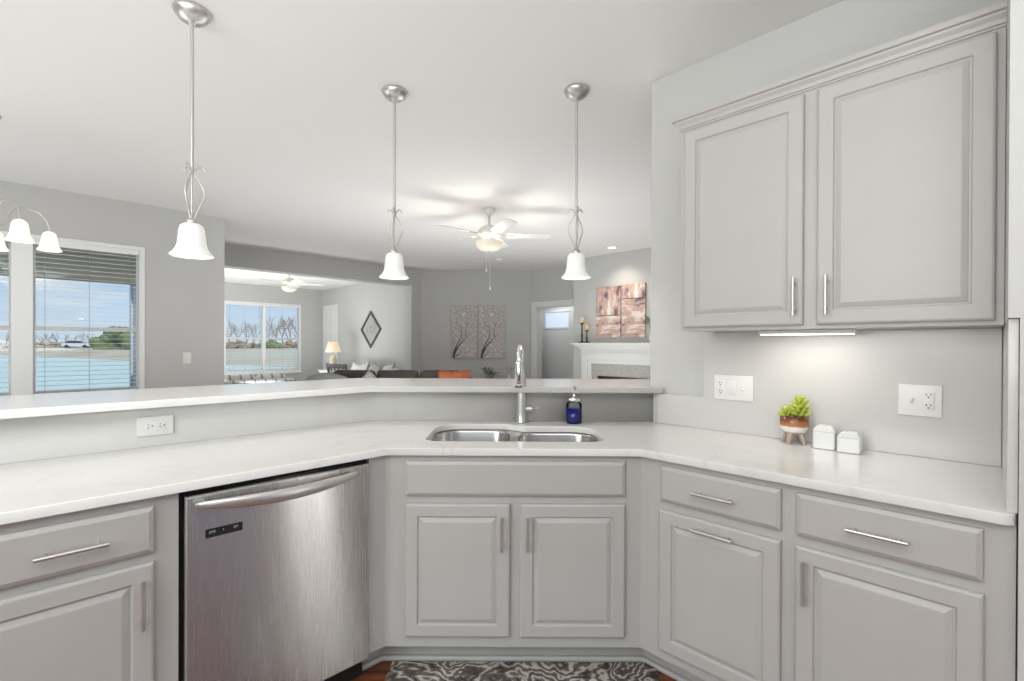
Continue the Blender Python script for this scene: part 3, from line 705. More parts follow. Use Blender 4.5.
# footed pot with succulent
pc = fp('R', .382, .562)
px_ = (1.200, 2.023)
pot = thing('succulent_pot', 'small glazed brown and cream footed pot with a green succulent', 'potted plant', (*px_, .9155), -PI/4)
def pot_mat():
    m = mat('pot_glaze', (.8, .75, .68), .22, coat=.5); n = m.node_tree; b = n.nodes['Principled BSDF']; t = n.nodes.new('ShaderNodeTexCoord'); s = n.nodes.new('ShaderNodeSeparateXYZ')
    n.links.new(t.outputs['Object'], s.inputs[0]); z = n.nodes.new('ShaderNodeTexNoise'); z.inputs['Scale'].default_value = 40; n.links.new(t.outputs['Object'], z.inputs[0])
    ad = n.nodes.new('ShaderNodeMath'); ad.operation = 'MULTIPLY_ADD'; ad.inputs[1].default_value = .012; n.links.new(z.outputs['Fac'], ad.inputs[0]); n.links.new(s.outputs['Z'], ad.inputs[2])
    mr = n.nodes.new('ShaderNodeMapRange'); mr.inputs['From Min'].default_value = .0; mr.inputs['From Max'].default_value = .13; n.links.new(ad.outputs[0], mr.inputs[0])
    r = n.nodes.new('ShaderNodeValToRGB'); c = r.color_ramp; c.interpolation = 'LINEAR'
    c.elements[0].position = .30; c.elements[0].color = (.42, .33, .27, 1); c.elements[1].position = .98; c.elements[1].color = (.10, .030, .012, 1)
    for q, v in ((.42, (.45, .37, .31)), (.45, (.82, .78, .74)), (.60, (.84, .80, .76)), (.64, (.45, .20, .06)), (.76, (.36, .12, .03)), (.84, (.13, .036, .014))): e = c.elements.new(q); e.color = (*v, 1)
    n.links.new(mr.outputs[0], r.inputs[0]); n.links.new(r.outputs[0], b.inputs['Base Color']); return m
M['potglaze'] = pot_mat()
pb = B().lathe([(0, .038), (.025, .038), (.042, .047), (.052, .066), (.055, .085), (.0545, .118), (.050, .119), (.049, .108), (0, .106)], 32)
pb.obj('pot', 'potglaze', pot)
for k in range(4):
    an = PI/4+k*PI/2+.5; cx, cy = math.cos(an), math.sin(an)
    B().tube([(cx*.024, cy*.024, .050), (cx*.034, cy*.034, .028), (cx*.042, cy*.042, .007), (cx*.042, cy*.042, .0)], [.014, .012, .009, .008], 12).obj('foot', 'potglaze', pot)
def rosette(root, c, rad, rows, lean, nm='succulent'):
    b = B()
    for j in range(rows):
        n = 6; tilt = .15+1.1*j/rows; L = rad*1.08*(1-.45*j/rows)
        for k in range(n):
            an = 2*PI*k/n+j*.45; base = Vector(c)+Vector((0, 0, .010*j)); d = Vector((math.cos(an)*math.cos(tilt), math.sin(an)*math.cos(tilt), math.sin(tilt)))
            b.tube([base, base+d*L*.35, base+d*L*.75+Vector((0, 0, L*.08)), base+d*L+Vector((0, 0, L*.22))], [.004, .0085*rad/.035, .009*rad/.035, .0015], 7, flat=.6)
    return b.obj(nm, 'succ', root)
B().lathe([(.0, .110), (.025, .109), (.0485, .106)], 20).obj('soil', 'iron', pot)
rosette(pot, (.018, .004, .120), .042, 3, 0); rosette(pot, (-.028, -.006, .112), .034, 3, 0); rosette(pot, (.022, .0, .156), .036, 3, 0)
B().tube([(.018, .004, .108), (.022, .0, .162)], .006, 8).obj('stem', 'leaf', pot)
def shaker(x, y, label, hgt):
    s = thing('porcelain_shaker', label, 'shaker', (*fp('R', x, y), .9155), -PI/4+.06, 'porcelain shakers on the right counter')
    b = B(); w = .038
    l = []
    for i, z in ((.004, 0), (0, .004), (0, hgt*.74), (.002, hgt*.76)): l.append(rounded([(-w+i, -w+i), (w-i, -w+i), (w-i, w-i), (-w+i, w-i)], .006, 3)); l[-1] = [(q[0], q[1], z) for q in l[-1]]
    b.loft(l, smooth=False); b.obj('body', 'porc', s)
    b = B(); l = []
    for i, z in ((.002, hgt*.765), (.0, hgt*.775), (.001, hgt*.82), (.010, hgt*.97), (.014, hgt)): l.append([(q[0], q[1], z) for q in rounded([(-w+i, -w+i), (w-i, -w+i), (w-i, w-i), (-w+i, w-i)], .006, 3)])
    b.loft(l); b.obj('lid', 'porc', s)
shaker(.514, .560, 'white porcelain square shaker nearer the succulent pot', .092)
shaker(.598, .548, 'white porcelain square shaker farther from the pot, rightmost', .078)

# rug
rg = B(); rg.rbox(-.545, .545, -.75, .0, 0, .009, .004, 2)
tag(rg.obj('rug', 'rug', loc=(.045, 1.975, .0005)), 'grey and cream marbled kitchen mat on the wood floor', 'rug')

# ------------------------------------------------------------------ pendants
def pendant(x, y, label, pwr=3.5):
    t = thing('pendant_light', label, 'pendant light', (x, y, ZC), 0, 'pendant lights over the bar')
    B().lathe([(0, 0), (.069, 0), (.073, -.006), (.069, -.016), (.058, -.032), (.040, -.046), (.014, -.052), (.011, -.064), (0, -.064)], 32).obj('canopy', 'nickel', t)
    B().cyl((0, 0, -.05), (0, 0, -.70), .0072, 12).obj('rod', 'nickel', t)
    B().cyl((0, 0, -.69), (0, 0, -.905), .0042, 10).obj('lower_rod', 'nickel', t)
    for k in range(3):
        an = 2*PI*k/3+.5; c, s = math.cos(an), math.sin(an); pts = []
        prof = [(.010, -.900), (.014, -.880), (.026, -.848), (.041, -.81), (.047, -.785), (.040, -.755), (.022, -.725), (.008, -.70), (.009, -.688), (.021, -.672), (.035, -.666), (.044, -.673), (.047, -.683)]
        for i, (r, z) in enumerate(prof):
            tw = an+.8*(z+.9); pts.append((r*math.cos(tw), r*math.sin(tw), z))
        B().tube(pts, .0036, 8).obj('scroll', 'nickel', t)
    B().lathe([(0, -.895), (.012, -.895), (.020, -.902), (.024, -.912), (.020, -.919), (0, -.919)], 20).obj('shade_holder', 'nickel', t)
    sh = B().lathe([(.014, -.917), (.032, -.919), (.043, -.928), (.048, -.945), (.051, -.975), (.054, -1.005), (.060, -1.025), (.070, -1.040), (.080, -1.049), (.083, -1.056), (.079, -1.058), (.067, -1.045), (.056, -1.028), (.050, -1.005), (.047, -.975), (.044, -.947), (.038, -.932), (.016, -.922)], 36)
    s = sh.obj('shade', 'shade', t)
    B().sphere((0, 0, -.975), .024, (1, 1, 1.2)).obj('bulb', 'bulb', t)
    point('pendant_bulb_light', (x, y, ZC-1.03), pwr, r=.03)
    return t
pendant(-1.388, 2.045, 'brushed nickel pendant light leftmost of three over the bar')
pendant(-.676, 2.69, 'brushed nickel pendant light in the middle over the bar')
pendant(.352, 2.67, 'brushed nickel pendant light rightmost, beside the cabinet wall')

# ------------------------------------------------------------------ ceiling fans
def fan(x, y, label, drop, rot, pwr, chains=True, small=False):
    t = thing('ceiling_fan', label, 'ceiling fan', (x, y, ZC), rot)
    B().lathe([(0, 0), (.065, 0), (.064, -.015), (.040, -.055), (.020, -.07), (0, -.07)], 28).obj('canopy', 'plate', t)
    B().cyl((0, 0, -.06), (0, 0, -drop), .012, 12).obj('downrod', 'nickel' if not small else 'plate', t)
    z = -drop
    B().lathe([(0, z+.03), (.045, z+.028), (.095, z), (.115, z-.03), (.115, z-.07), (.085, z-.095), (.05, z-.105), (.05, z-.13), (.09, z-.14), (0, z-.14)], 32).obj('motor_housing', 'plate', t)
    for k in range(5):
        an = k*2*PI/5; mt = Matrix.Rotation(an, 4, 'Z') @ Matrix.Translation((0, 0, z-.072)) @ Matrix.Rotation(math.radians(-12), 4, 'X')
        b = B(); L0, L1, w0, w1 = .19, .655, .052, .068
        poly = [(L0, -w0)] + [(L1-.04+.04*math.sin(q*PI/6), -w1*math.cos(q*PI/6)) for q in range(0, 4)] + [(L1-.04+.04*math.cos(q*PI/6), w1*math.sin(q*PI/6)) for q in range(0, 4)] + [(L0, w0)]
        b.prism(poly, -.003, .003); b.bm.transform(mt); bl = b.obj('blade', 'trim', t)
        q = B(); q.box(.09, .24, -.016, .016, -.008, -.003); q.box(.20, .27, -.035, .035, -.0065, -.003); q.bm.transform(mt); q.obj('blade_bracket', 'nickel' if not small else 'plate', bl)
    zb = z-.145
    bw = B().lathe([(.140, zb), (.143, zb-.012), (.130, zb-.055), (.095, zb-.085), (.045, zb-.098), (0, zb-.101), (0, zb-.097), (.045, zb-.094), (.092, zb-.081), (.126, zb-.053), (.138, zb-.010), (.137, zb)], 32, wav=lambda a, z: .015*math.sin(10*a)).obj('light_bowl', 'bowl', t)
    B().lathe([(0, zb-.100), (.012, zb-.101), (.010, zb-.112), (0, zb-.115)], 14).obj('finial', 'nickel', t)
    if chains:
        ca = -rot
        for (dx, L) in ((-.028, .285), (.012, .475)):
            cx, cy = dx*math.cos(ca)+.045*math.sin(ca), dx*math.sin(ca)-.045*math.cos(ca)
            c = B(); c.cyl((cx, cy, zb-.06), (cx, cy, zb-L), .0015, 6); co = c.obj('pull_chain', 'plate', t)
            B().lathe([(0, 0), (.007, -.008), (.008, -.03), (.004, -.038), (0, -.038)], 10, (cx, cy, zb-L)).obj('pull_knob', 'plate', co)
    point('fan_bulb_light', (x, y, ZC+zb-.035), pwr, (1, .88, .70), .05)
    return t
fan(-.257, 5.03, 'white five-blade ceiling fan with lit bowl in the living room', .20, .07, 38)
fan(-4.42, 9.35, 'white five-blade ceiling fan seen through the sunroom opening', .16, .5, 16, False, True)

# recessed lights, smoke detector
def recessed(x, y, label, lit=True):
    t = thing('recessed_light', label, 'ceiling light', (x, y, ZC))
    B().lathe([(.060, -.012), (.085, -.009), (.098, -.002), (.098, 0), (.058, 0), (.060, -.012)], 30).obj('trim_ring', 'plate', t)
    B().lathe([(0, -.004), (.058, -.004)], 30).obj('lamp_face', 'diffuser' if lit else 'plate', t)
recessed(1.44, 6.95, 'recessed ceiling light washing the fireplace wall')
l = bpy.data.lights.new('fireplace_spot', 'SPOT'); l.energy = 24; l.color = (1, .86, .70); l.spot_size = math.radians(115); l.spot_blend = .8; l.shadow_soft_size = .06
lo_ = bpy.data.objects.new('fireplace_spot', l); COL.objects.link(lo_); lo_.location = (1.44, 6.95, ZC-.03); lo_.rotation_euler = (Vector((1.75, 7.3, 0))-Vector((1.44, 6.95, ZC))).to_track_quat('-Z', 'Y').to_euler()
sd_ = thing('smoke_detector', 'small round white smoke detector on ceiling behind the fan', 'smoke detector', (-.225, 7.95, ZC))
B().lathe([(0, -.035), (.04, -.034), (.058, -.024), (.064, -.006), (.066, 0), (0, 0)], 28).obj('housing', 'plate', sd_)
B().lathe([(0, -.040), (.012, -.040), (.014, -.034)], 14).obj('test_button', 'vinyl', sd_)

# ------------------------------------------------------------------ chandelier
cx, cy = -3.30, 2.965
ch = thing('chandelier', 'brushed nickel chandelier with bell glass shades at the left edge', 'chandelier', (cx, cy, ZC-.06))
B().lathe([(0, 0), (.065, 0), (.062, -.012), (.03, -.03), (0, -.032)], 24, (0, 0, .06)).obj('canopy', 'nickel', ch)
B().cyl((0, 0, .03), (0, 0, -.38), .005, 8).obj('stem', 'nickel', ch)
B().lathe([(0, -.37), (.018, -.38), (.024, -.41), (.014, -.45), (.016, -.52), (.030, -.56), (.040, -.60), (.030, -.64), (.014, -.66), (.020, -.68), (.012, -.70), (0, -.71)], 20).obj('column', 'nickel', ch)
a0 = -.244
for k in range(5):
    an = a0+k*2*PI/5; c, s = math.cos(an), math.sin(an)
    prof = [(.025, -.60), (.06, -.625), (.09, -.60), (.10, -.54), (.125, -.50), (.165, -.485), (.24, -.50), (.275, -.545), (.29, -.60), (.29, -.625)]
    B().tube([(r*c, r*s, z) for r, z in prof], .0055, 8).obj('arm', 'nickel', ch)
    B().tube([(.02*c, .02*s, -.42), (.045*c, .045*s, -.40), (.06*c, .06*s, -.43), (.05*c, .05*s, -.46)], .004, 6).obj('scroll', 'nickel', ch)
    B().lathe([(.016, -.62), (.028, -.628), (.037, -.643), (.042, -.673), (.048, -.713), (.061, -.740), (.065, -.748), (.060, -.750), (.045, -.720), (.038, -.68), (.033, -.65), (.016, -.628)], 28, (.29*c, .29*s, 0)).obj('glass_shade', 'chand', ch)
    B().sphere((.29*c, .29*s, -.70), .026).obj('bulb', 'bulb', ch)
    if k in (0, 3): point('chandelier_bulb_light', (cx+.29*c, cy+.29*s, ZC-.83), 2.2)
# ------------------------------------------------------------------ fireplace, candles, paintings

FO = (CH0.x, CH0.y); FA = -PI/4
fpz = lambda x, y: (FO[0]+(x+y)/R2, FO[1]+(-x+y)/R2)
fpl = thing('fireplace', 'white fireplace mantel with grey stone surround in the living room', 'fireplace', (*FO, 0), FA)
b = B(); b.box(.387, 1.553, -.022, -.001, 0, .83+.205); b.obj('stone_surround', 'granite', fpl)
B().box(.52, 1.42, -.028, -.0225, .10, .825).obj('firebox', 'firebox_dark', fpl)  # flat black panel in place of the firebox opening
fs = B()
for x0, x1 in ((.51, .535), (1.405, 1.43)): fs.box(x0, x1, -.034, -.0285, .08, .84)
fs.box(.535, 1.405, -.034, -.0285, .815, .84); fs.obj('firebox_frame', 'iron', fpl)
for x0, x1 in ((.205, .322), (1.618, 1.735)):
    mb = B()
    mb.box(x0, x1, -.060, -.001, 0, 1.20); mb.box(x0-.012, x1+.012, -.075, -.001, 0, .14); mb.box(x0-.010, x1+.010, -.070, -.001, 1.155, 1.175)
    mb.box(x0+.02, x1-.02, -.066, -.060, .20, 1.11)
    mb.obj('pilaster', 'trim', fpl, bevel=.003)
b = B(); b.box(.322, .386, -.035, -.001, 0, 1.10); b.box(1.554, 1.618, -.035, -.001, 0, 1.10); b.box(.386, 1.554, -.035, -.001, 1.036, 1.10); b.obj('inner_frame', 'trim', fpl, bevel=.003)
b = B(); b.box(.322, 1.618, -.050, -.001, 1.1005, 1.20); b.box(.322, 1.618, -.058, -.050, 1.185, 1.20); b.box(.205, 1.735, -.070, -.001, 1.2005, 1.26); b.box(.195, 1.745, -.085, -.070, 1.2005, 1.212); b.box(.195, 1.745, -.080, -.070, 1.246, 1.26)
lo3 = []
for q, z in ((.072, 1.2605), (.078, 1.275), (.10, 1.29), (.135, 1.318), (.150, 1.325), (.150, 1.339)):
    e = q-.062; lo3.append([(.205-e, -.001, z), (.205-e, -q, z), (1.735+e, -q, z), (1.735+e, -.001, z)])
b.loft(lo3); b.obj('frieze', 'trim', fpl)
B().box(.07, 1.87, -.19, -.001, 1.3395, 1.366).obj('mantel_shelf', 'trim', fpl, bevel=.004)
chd = thing('candle_holder', 'black iron candle stand with two cream candles on the mantel', 'candle holder', (*fpz(.30, -.11), 1.3665), FA)
B().rbox(-.085, .085, -.045, .045, 0, .012, .004, 2).obj('base', 'iron', chd)
for x, h, c in ((-.045, .318, .085), (.052, .20, .088)):
    st = B().lathe([(0, .012), (.026, .012), (.014, .03), (.010, .05), (.016, h*.4), (.010, h*.45), (.009, h-.03), (.014, h-.02), (.034, h-.008), (.036, h), (0, h)], 18, (x, 0, 0)).obj('stem', 'iron', chd)
    B().lathe([(0, h+.001), (.030, h+.001), (.031, h+c-.004), (.028, h+c), (.006, h+c-.004), (0, h+c-.004)], 20, (x, 0, 0)).obj('candle', 'candle', chd)
    B().cyl((x, 0, h+c-.004), (x, 0, h+c+.008), .0012, 5).obj('wick', 'iron', chd)
def canvas(label, x0, x1, z0, z1, m):
    o = B().box(0, x1-x0, -.034, -.001, 0, z1-z0).obj('abstract_canvas', m, loc=(*fpz(x0, 0), z0), rz=FA, bevel=.002)
    tag(o, label, 'painting', 'abstract canvases over the mantel')
canvas('abstract mauve canvas upper left of four over the fireplace', .478, .921, 1.797, 2.240, 'abstract_a')
canvas('abstract orange streaked canvas lower left of four over the fireplace', .478, .921, 1.452, 1.785, 'abstract_b')
canvas('small abstract rust canvas upper right of four over the fireplace', .950, 1.338, 2.038, 2.252, 'abstract_a')
canvas('tall abstract cream canvas lower right of four over the fireplace', .950, 1.338, 1.452, 2.026, 'abstract_b')
vs_ = thing('vase', 'white vase with pale green sprigs at mantel right beside the canvases', 'vase', (*fpz(1.50, -.10), 1.3665), FA)
B().lathe([(0, 0), (.03, 0), (.048, .04), (.045, .10), (.022, .16), (.024, .19), (.020, .19), (.017, .16), (0, .15)], 20).obj('body', 'porc', vs_)
lf = B()
for k in range(9):
    an = k*2.4; tip = Vector((math.cos(an)*.06-.075, math.sin(an)*.03, .30+.03*(k % 4))); lf.tube([(0, 0, .15), tip*.6+Vector((0, 0, .06)), tip], .0018, 5)
    for q in range(4):
        c = tip*(.72+.09*q)+Vector((0, 0, .05*(1-q*.25))); lf.sphere(tuple(c), .013, (1, .5, .8), 6, 5)
lf.obj('sprigs', 'leaf', vs_)

# blossom canvases on the back wall
STR = [[(.11, 0), (.12, .10), (.22, .24), (.38, .39)], [(.13, .08), (.30, .24), (.47, .33), (.60, .40)], [(.12, .04), (.30, .07), (.46, .17)], [(.38, .39), (.42, .50), (.30, .54)],
       [(.60, .40), (.56, .52), (.62, .62), (.70, .72)], [(.42, .50), (.40, .60), (.46, .68)], [(.38, .39), (.52, .36), (.66, .44)], [(.20, .22), (.10, .30), (.08, .38)], [(.62, .62), (.50, .70), (.34, .74)],
       [(.11, .15), (.04, .20)], [(.66, .44), (.80, .52)], [(.11, .0), (.42, .01)], [(.40, .60), (.24, .66), (.20, .76), (.28, .86)]]
def blossom(x0, x1, z0, z1, label):
    t = thing('blossom_canvas', label, 'painting', (x0, YB, z0), 0, 'blossom canvases on the far grey wall'); w, h = x1-x0, z1-z0
    B().box(0, w, -.036, -.001, 0, h).obj('canvas', 'blossom', t, bevel=.002)
    br = B()
    for i, s in enumerate(STR):
        n = len(s); r0 = .022 if i < 1 else .016 if i < 2 else .007 if i < 5 else .004
        pts = [(u*w, -.0365, max(.006, v*h)) for u, v in s]; b0 = [r0*(1-.75*k/(n-1)) for k in range(n)]
        for (p, q, ra, rb_) in zip(pts, pts[1:], b0, b0[1:]):
            d = (Vector(q)-Vector(p)).normalized(); nrm = Vector((d.z, 0, -d.x)); P, Q = Vector(p), Vector(q)
            vv = [P-nrm*ra, Q-nrm*rb_, Q+nrm*rb_, P+nrm*ra]; br.loft([[v+Vector((0, -.001, 0)) for v in vv], [v for v in vv]])
    br.obj('painted_branch', 'black', t)
blossom(-1.212, -.703, 1.060, 2.090, 'left of two grey blossom branch canvases on far wall')
blossom(-.668, -.153, 1.060, 2.086, 'right of two grey blossom branch canvases on far wall')

# diamond wall ornament on the sunroom right wall
dm = thing('wall_ornament', 'large diamond shaped dark framed lattice ornament on sunroom wall', 'wall ornament', ((KR-14.00)/2, (KR+14.00)/2, 1.665), -PI/4)
def ringpoly(b, outer, inner, y0, y1):
    n = len(outer)
    for i in range(n):
        j = (i+1) % n; b.quadbox([(outer[i][0], y0, outer[i][1]), (outer[j][0], y0, outer[j][1]), (inner[j][0], y0, inner[j][1]), (inner[i][0], y0, inner[i][1]),
                                  (outer[i][0], y1, outer[i][1]), (outer[j][0], y1, outer[j][1]), (inner[j][0], y1, inner[j][1]), (inner[i][0], y1, inner[i][1])])
def dia(w, h): return [(-w, 0), (0, -h), (w, 0), (0, h)]
b = B(); ringpoly(b, dia(.46, .425), dia(.40, .368), -.03, -.001); b.obj('frame', 'frame_dark', dm)
b = B()
for r in (.08, .15, .215):
    b.tube([(r*1.08*math.cos(a*PI/14), -.012, r*math.sin(a*PI/14)) for a in range(29)], .006, 6, cap=False)
for k in range(12):
    a = k*PI/6; b.tube([(.03*math.cos(a), -.012, .03*math.sin(a)), (.12*math.cos(a+.3), -.012, .12*math.sin(a+.3)), (.22*math.cos(a), -.012, .21*math.sin(a))], .005, 6)
for (x, z) in ((0, .36), (0, -.36), (.39, 0), (-.39, 0)): b.tube([(x*.58, -.012, z*.58), (x, -.012, z)], .006, 6)
b.obj('lattice', 'mirror', dm)

# ------------------------------------------------------------------ soft furniture
def pillow(name, label, loc, w, h, d, m, rz=0, tilt=0, lean=0, group=None, cat='pillow'):
    b = B(); n = 12; g0, g1 = [], []
    for side in (1, -1):
        G = []
        for i in range(n+1):
            row = []
            for j in range(n+1):
                u, v = 2*i/n-1, 2*j/n-1; pin = 1-.10*(1-u*u)*abs(v)**3-.10*(1-v*v)*abs(u)**3*0
                x = u*w/2*(1-.09*(1-v*v)*abs(u)); z = v*h/2*(1-.09*(1-u*u)*abs(v)); y = side*d/2*max(0, (1-u**4)*(1-v**4))**.5
                row.append(b.bm.verts.new((x, y, z+h/2)))
            G.append(row)
        for i in range(n):
            for j in range(n): f = b.bm.faces.new((G[i][j], G[i+1][j], G[i+1][j+1], G[i][j+1])); f.smooth = True
    bmesh.ops.remove_doubles(b.bm, verts=b.bm.verts, dist=.0005)
    hz = h/2*(abs(math.cos(tilt))+abs(math.sin(tilt))*w/h*.8)
    b.bm.transform(Matrix.Rotation(lean, 4, 'X') @ Matrix.Translation((0, 0, hz)) @ Matrix.Rotation(tilt, 4, 'Y') @ Matrix.Translation((0, 0, -h/2)))
    o = b.obj(name, m, loc=loc, rz=rz); return tag(o, label, cat, group)
def sofa(name, label, loc, rz, L, m, backh=.86, seatm=None, depth=.9, ncush=3, cat='sofa', armw=.16, armh=.62, cushtop=.94):
    """faces -y in local space, x centred"""
    t = thing(name, label, cat, loc, rz)
    B().rbox(-L/2+armw, L/2-armw, -depth/2+.03, depth/2-.18, .14, .34, .03).obj('seat_base', m, t)
    B().rbox(-L/2+.01, L/2-.01, depth/2-.20, depth/2, .12, backh, .06).obj('backrest', m, t)
    for s in (-1, 1):
        x0 = -L/2 if s < 0 else L/2-armw
        B().rbox(x0, x0+armw, -depth/2, depth/2-.20, .12, armh, .06).obj('arm', m, t)
        for yy in (-depth/2+.08, depth/2-.08): B().lathe([(0, 0), (.018, 0), (.026, .125), (0, .125)], 12, (s*(L/2-.09), yy, 0)).obj('leg', 'iron', t)
    w = (L-2*armw)/ncush
    for k in range(ncush):
        x0 = -L/2+armw+k*w
        B().rbox(x0+.004, x0+w-.004, -depth/2, depth/2-.22, .345, .48, .045).obj('seat_cushion', seatm or m, t)
        B().rbox(x0+.006, x0+w-.006, depth/2-.36, depth/2-.20, .485, cushtop, .07).obj('back_cushion', seatm or m, t)
    return t
sofa('sofa', 'charcoal sofa in the living room seen over the bar', (-1.675, 6.72, 0), .0, 2.25, 'sofa', backh=.84, ncush=3, cushtop=.955, armh=.84, armw=.18)
pillow('throw_pillow', 'rust orange throw pillow on the charcoal sofa', (-.83, 6.58, .484), .46, .50, .15, 'orange', .0, 0, -.10)
pillow('throw_pillow', 'pale taupe throw pillow standing on corner on the charcoal sofa', (-1.98, 6.50, .484), .38, .38, .12, 'pale', .1, PI/4, -.10)
bl = B(); lo4 = []
for i in range(13):
    x = -2.76+i*.047; zt = .845+.065*math.sin(PI*min(1, (i+1)/9))**.8 if i < 9 else .90-.022*(i-8)
    zt = [.84, .89, .915, .93, .94, .945, .945, .94, .93, .92, .905, .89, .86][i]
    lo4.append([(x, 6.24, .50), (x, 6.235, zt-.03), (x, 6.27, zt), (x, 6.36, zt+.004), (x, 6.40, zt-.03), (x, 6.405, .50)])
bl.loft(lo4, smooth=True)
M['greyrug'] = M['grey']
ot = bl.obj('lit_arm_cover', 'grey'); tag(ot, 'lighter grey cover added on the charcoal sofa left arm for its lit look', 'arm cover')  # stands in for the sofa arm, its light put into a paler grey
# sunroom: striped sofa along the header, striped sofa by the right wall
ms = ((-4.68-3.97)/2, (7.70+8.43)/2)
st = sofa('loveseat', 'white and grey striped loveseat under the sunroom windows', (ms[0]-.455, ms[1]+.135, 0), PI/4+PI, 1.78, 'stripe', backh=.72, ncush=3, cushtop=.80, armh=.58, armw=.14)
sofa('sofa', 'striped sofa beneath the diamond wall ornament', (-3.04, 9.96, 0), -PI/4, 2.2, 'stripe', backh=.78, ncush=3, cushtop=.86, armh=.60, depth=.82)
for i, (dx, dy, r, lb_, m_) in enumerate(((-.72, .05, .20, 'striped pillow at left end of the sofa below the diamond ornament', 'stripe2'), (-.25, .0, -.25, 'patterned pillow in the middle of the sofa below the diamond ornament', 'stripe2'),
                                    (.22, .0, .25, 'grey flecked pillow leaning on the striped sunroom sofa', 'pale'), (.68, .05, -.2, 'striped pillow at right end of the sofa below the diamond ornament', 'stripe2'))):
    x = -3.04+(dx+dy)/R2; y = 9.96+(-dx+dy)/R2
    pillow('throw_pillow', lb_, (x, y, .484), .42, .42, .13, m_, -PI/4, r, -.16, 'pillows on the sunroom sofa')
# open-arm chair
oc = thing('armchair', 'grey wood open-arm chair in the sunroom near the lamp', 'armchair', (-2.90, 8.72, 0), PI*.80)
for s in (-1, 1):
    B().rbox(s*.29-.025, s*.29+.025, -.30, -.25, 0, .64, .008, 2).obj('leg', 'grey', oc)
    B().tube([(s*.29, .27, 0), (s*.29, .27, .45), (s*.28, .36, .80), (s*.27, .40, .98)], .026, 8).obj('leg', 'grey', oc)
    B().rbox(s*.29-.035, s*.29+.035, -.32, .32, .64, .675, .012, 2).obj('arm', 'grey', oc)
B().rbox(-.255, .255, -.28, .26, .36, .47, .03).obj('seat', 'pale', oc)
b = B(); b.rbox(-.245, .245, .375, .415, .90, .98, .01, 2)
for k in range(4): b.tube([(-.17+k*.113, .275, .44), (-.17+k*.113, .395, .92)], .011, 8)
b.obj('backrest', 'grey', oc)
# side table and lamp
stb = thing('side_table', 'white side table holding the lit lamp in the sunroom', 'table', (-4.12, 10.85, 0), -PI/4)
B().rbox(-.28, .28, -.24, .24, .71, .745, .008, 2).obj('table_top', 'trim', stb)
B().box(-.25, .25, -.21, .21, .58, .71).obj('apron', 'trim', stb)
for sx in (-1, 1):
    for sy in (-1, 1): B().lathe([(0, 0), (.016, 0), (.022, .58), (0, .58)], 10, (sx*.22, sy*.18, 0)).obj('leg', 'trim', stb)
lm = thing('table_lamp', 'lit table lamp with pleated cream shade by the sunroom window', 'lamp', (-4.12, 10.85, .7455))
B().lathe([(0, 0), (.06, 0), (.065, .02), (.04, .04), (.075, .12), (.09, .20), (.07, .29), (.03, .34), (.028, .36), (0, .36)], 24).obj('base', 'lampbase', lm)
B().cyl((0, 0, .36), (0, 0, .46), .006, 8).obj('stem', 'brass', lm)
B().lathe([(.175, .40), (.105, .64), (.103, .64), (.172, .40)], 48, wav=lambda a, z: .02*math.sin(24*a)).obj('lamp_shade', 'lampshade', lm)
B().sphere((0, 0, .50), .035).obj('bulb', 'bulb', lm)
point('table_lamp_light', (-4.12, 10.85, 1.26), 5)
# plant and small vase on a console by the far wall
tb = thing('console_table', 'dark console table against the far grey wall behind the sofa', 'table', (-.30, 8.75, 0))
B().rbox(-.55, .55, -.18, .18, .62, .65, .006, 2).obj('table_top', 'frame_dark', tb)
for sx in (-1, 1):
    for sy in (-1, 1): B().box(sx*.51-.02, sx*.51+.02, sy*.145-.02, sy*.145+.02, 0, .62).obj('leg', 'frame_dark', tb)
pp = thing('potted_plant', 'small leafy plant in grey pot right of the orange pillow', 'potted plant', (-.43, 8.70, .6505))
B().lathe([(0, 0), (.06, 0), (.085, .10), (.088, .12), (.078, .12), (0, .10)], 22).obj('pot', 'grey', pp)
b = B()
for k in range(46):
    an = random.uniform(0, 2*PI); r = random.uniform(.03, .17); h = random.uniform(.13, .27); tip = Vector((r*math.cos(an), r*math.sin(an), h))
    b.tube([(0, 0, .10), tip*.5+Vector((0, 0, .06)), tip, tip+Vector((math.cos(an)*.03, math.sin(an)*.03, -.01))], [.002, .003, .013, .002], 5, flat=.3)
b.obj('foliage', 'leaf', pp)
vz = thing('bud_vase', 'pale bud vase with white sprigs left of the doorway behind faucet', 'vase', (-.06, 8.70, .6505))
B().lathe([(0, 0), (.03, 0), (.045, .05), (.02, .12), (.022, .14), (.018, .14), (0, .12)], 18).obj('body', 'porc', vz)
b = B()
for k in range(7):
    an = k*.9; tip = Vector((math.cos(an)*.05, math.sin(an)*.05, .24+.02*(k % 3))); b.tube([(0, 0, .12), tip], .002, 5); b.sphere(tuple(tip), .014, seg=8, rings=6)
b.obj('sprigs', 'pale', vz)

# ------------------------------------------------------------------ outdoors
# porch roof in front of the dining window
pr = B(); P4 = [dl(K1-.25, 1.85), dl(-14.6, 1.85), dl(-14.6, -7.0), dl(K1-.25, -7.0)]
pr.prism(P4, 2.37, 2.52); struct(pr.obj('porch_roof', 'porch', bevel=0))
fc = B(); fc.box(0, 8.85/R2, -.02, .0, 2.33, 2.56); struct(fc.obj('trim_4', 'porch', loc=(*dl(-14.63, -7.0), 0), rz=PI/4))


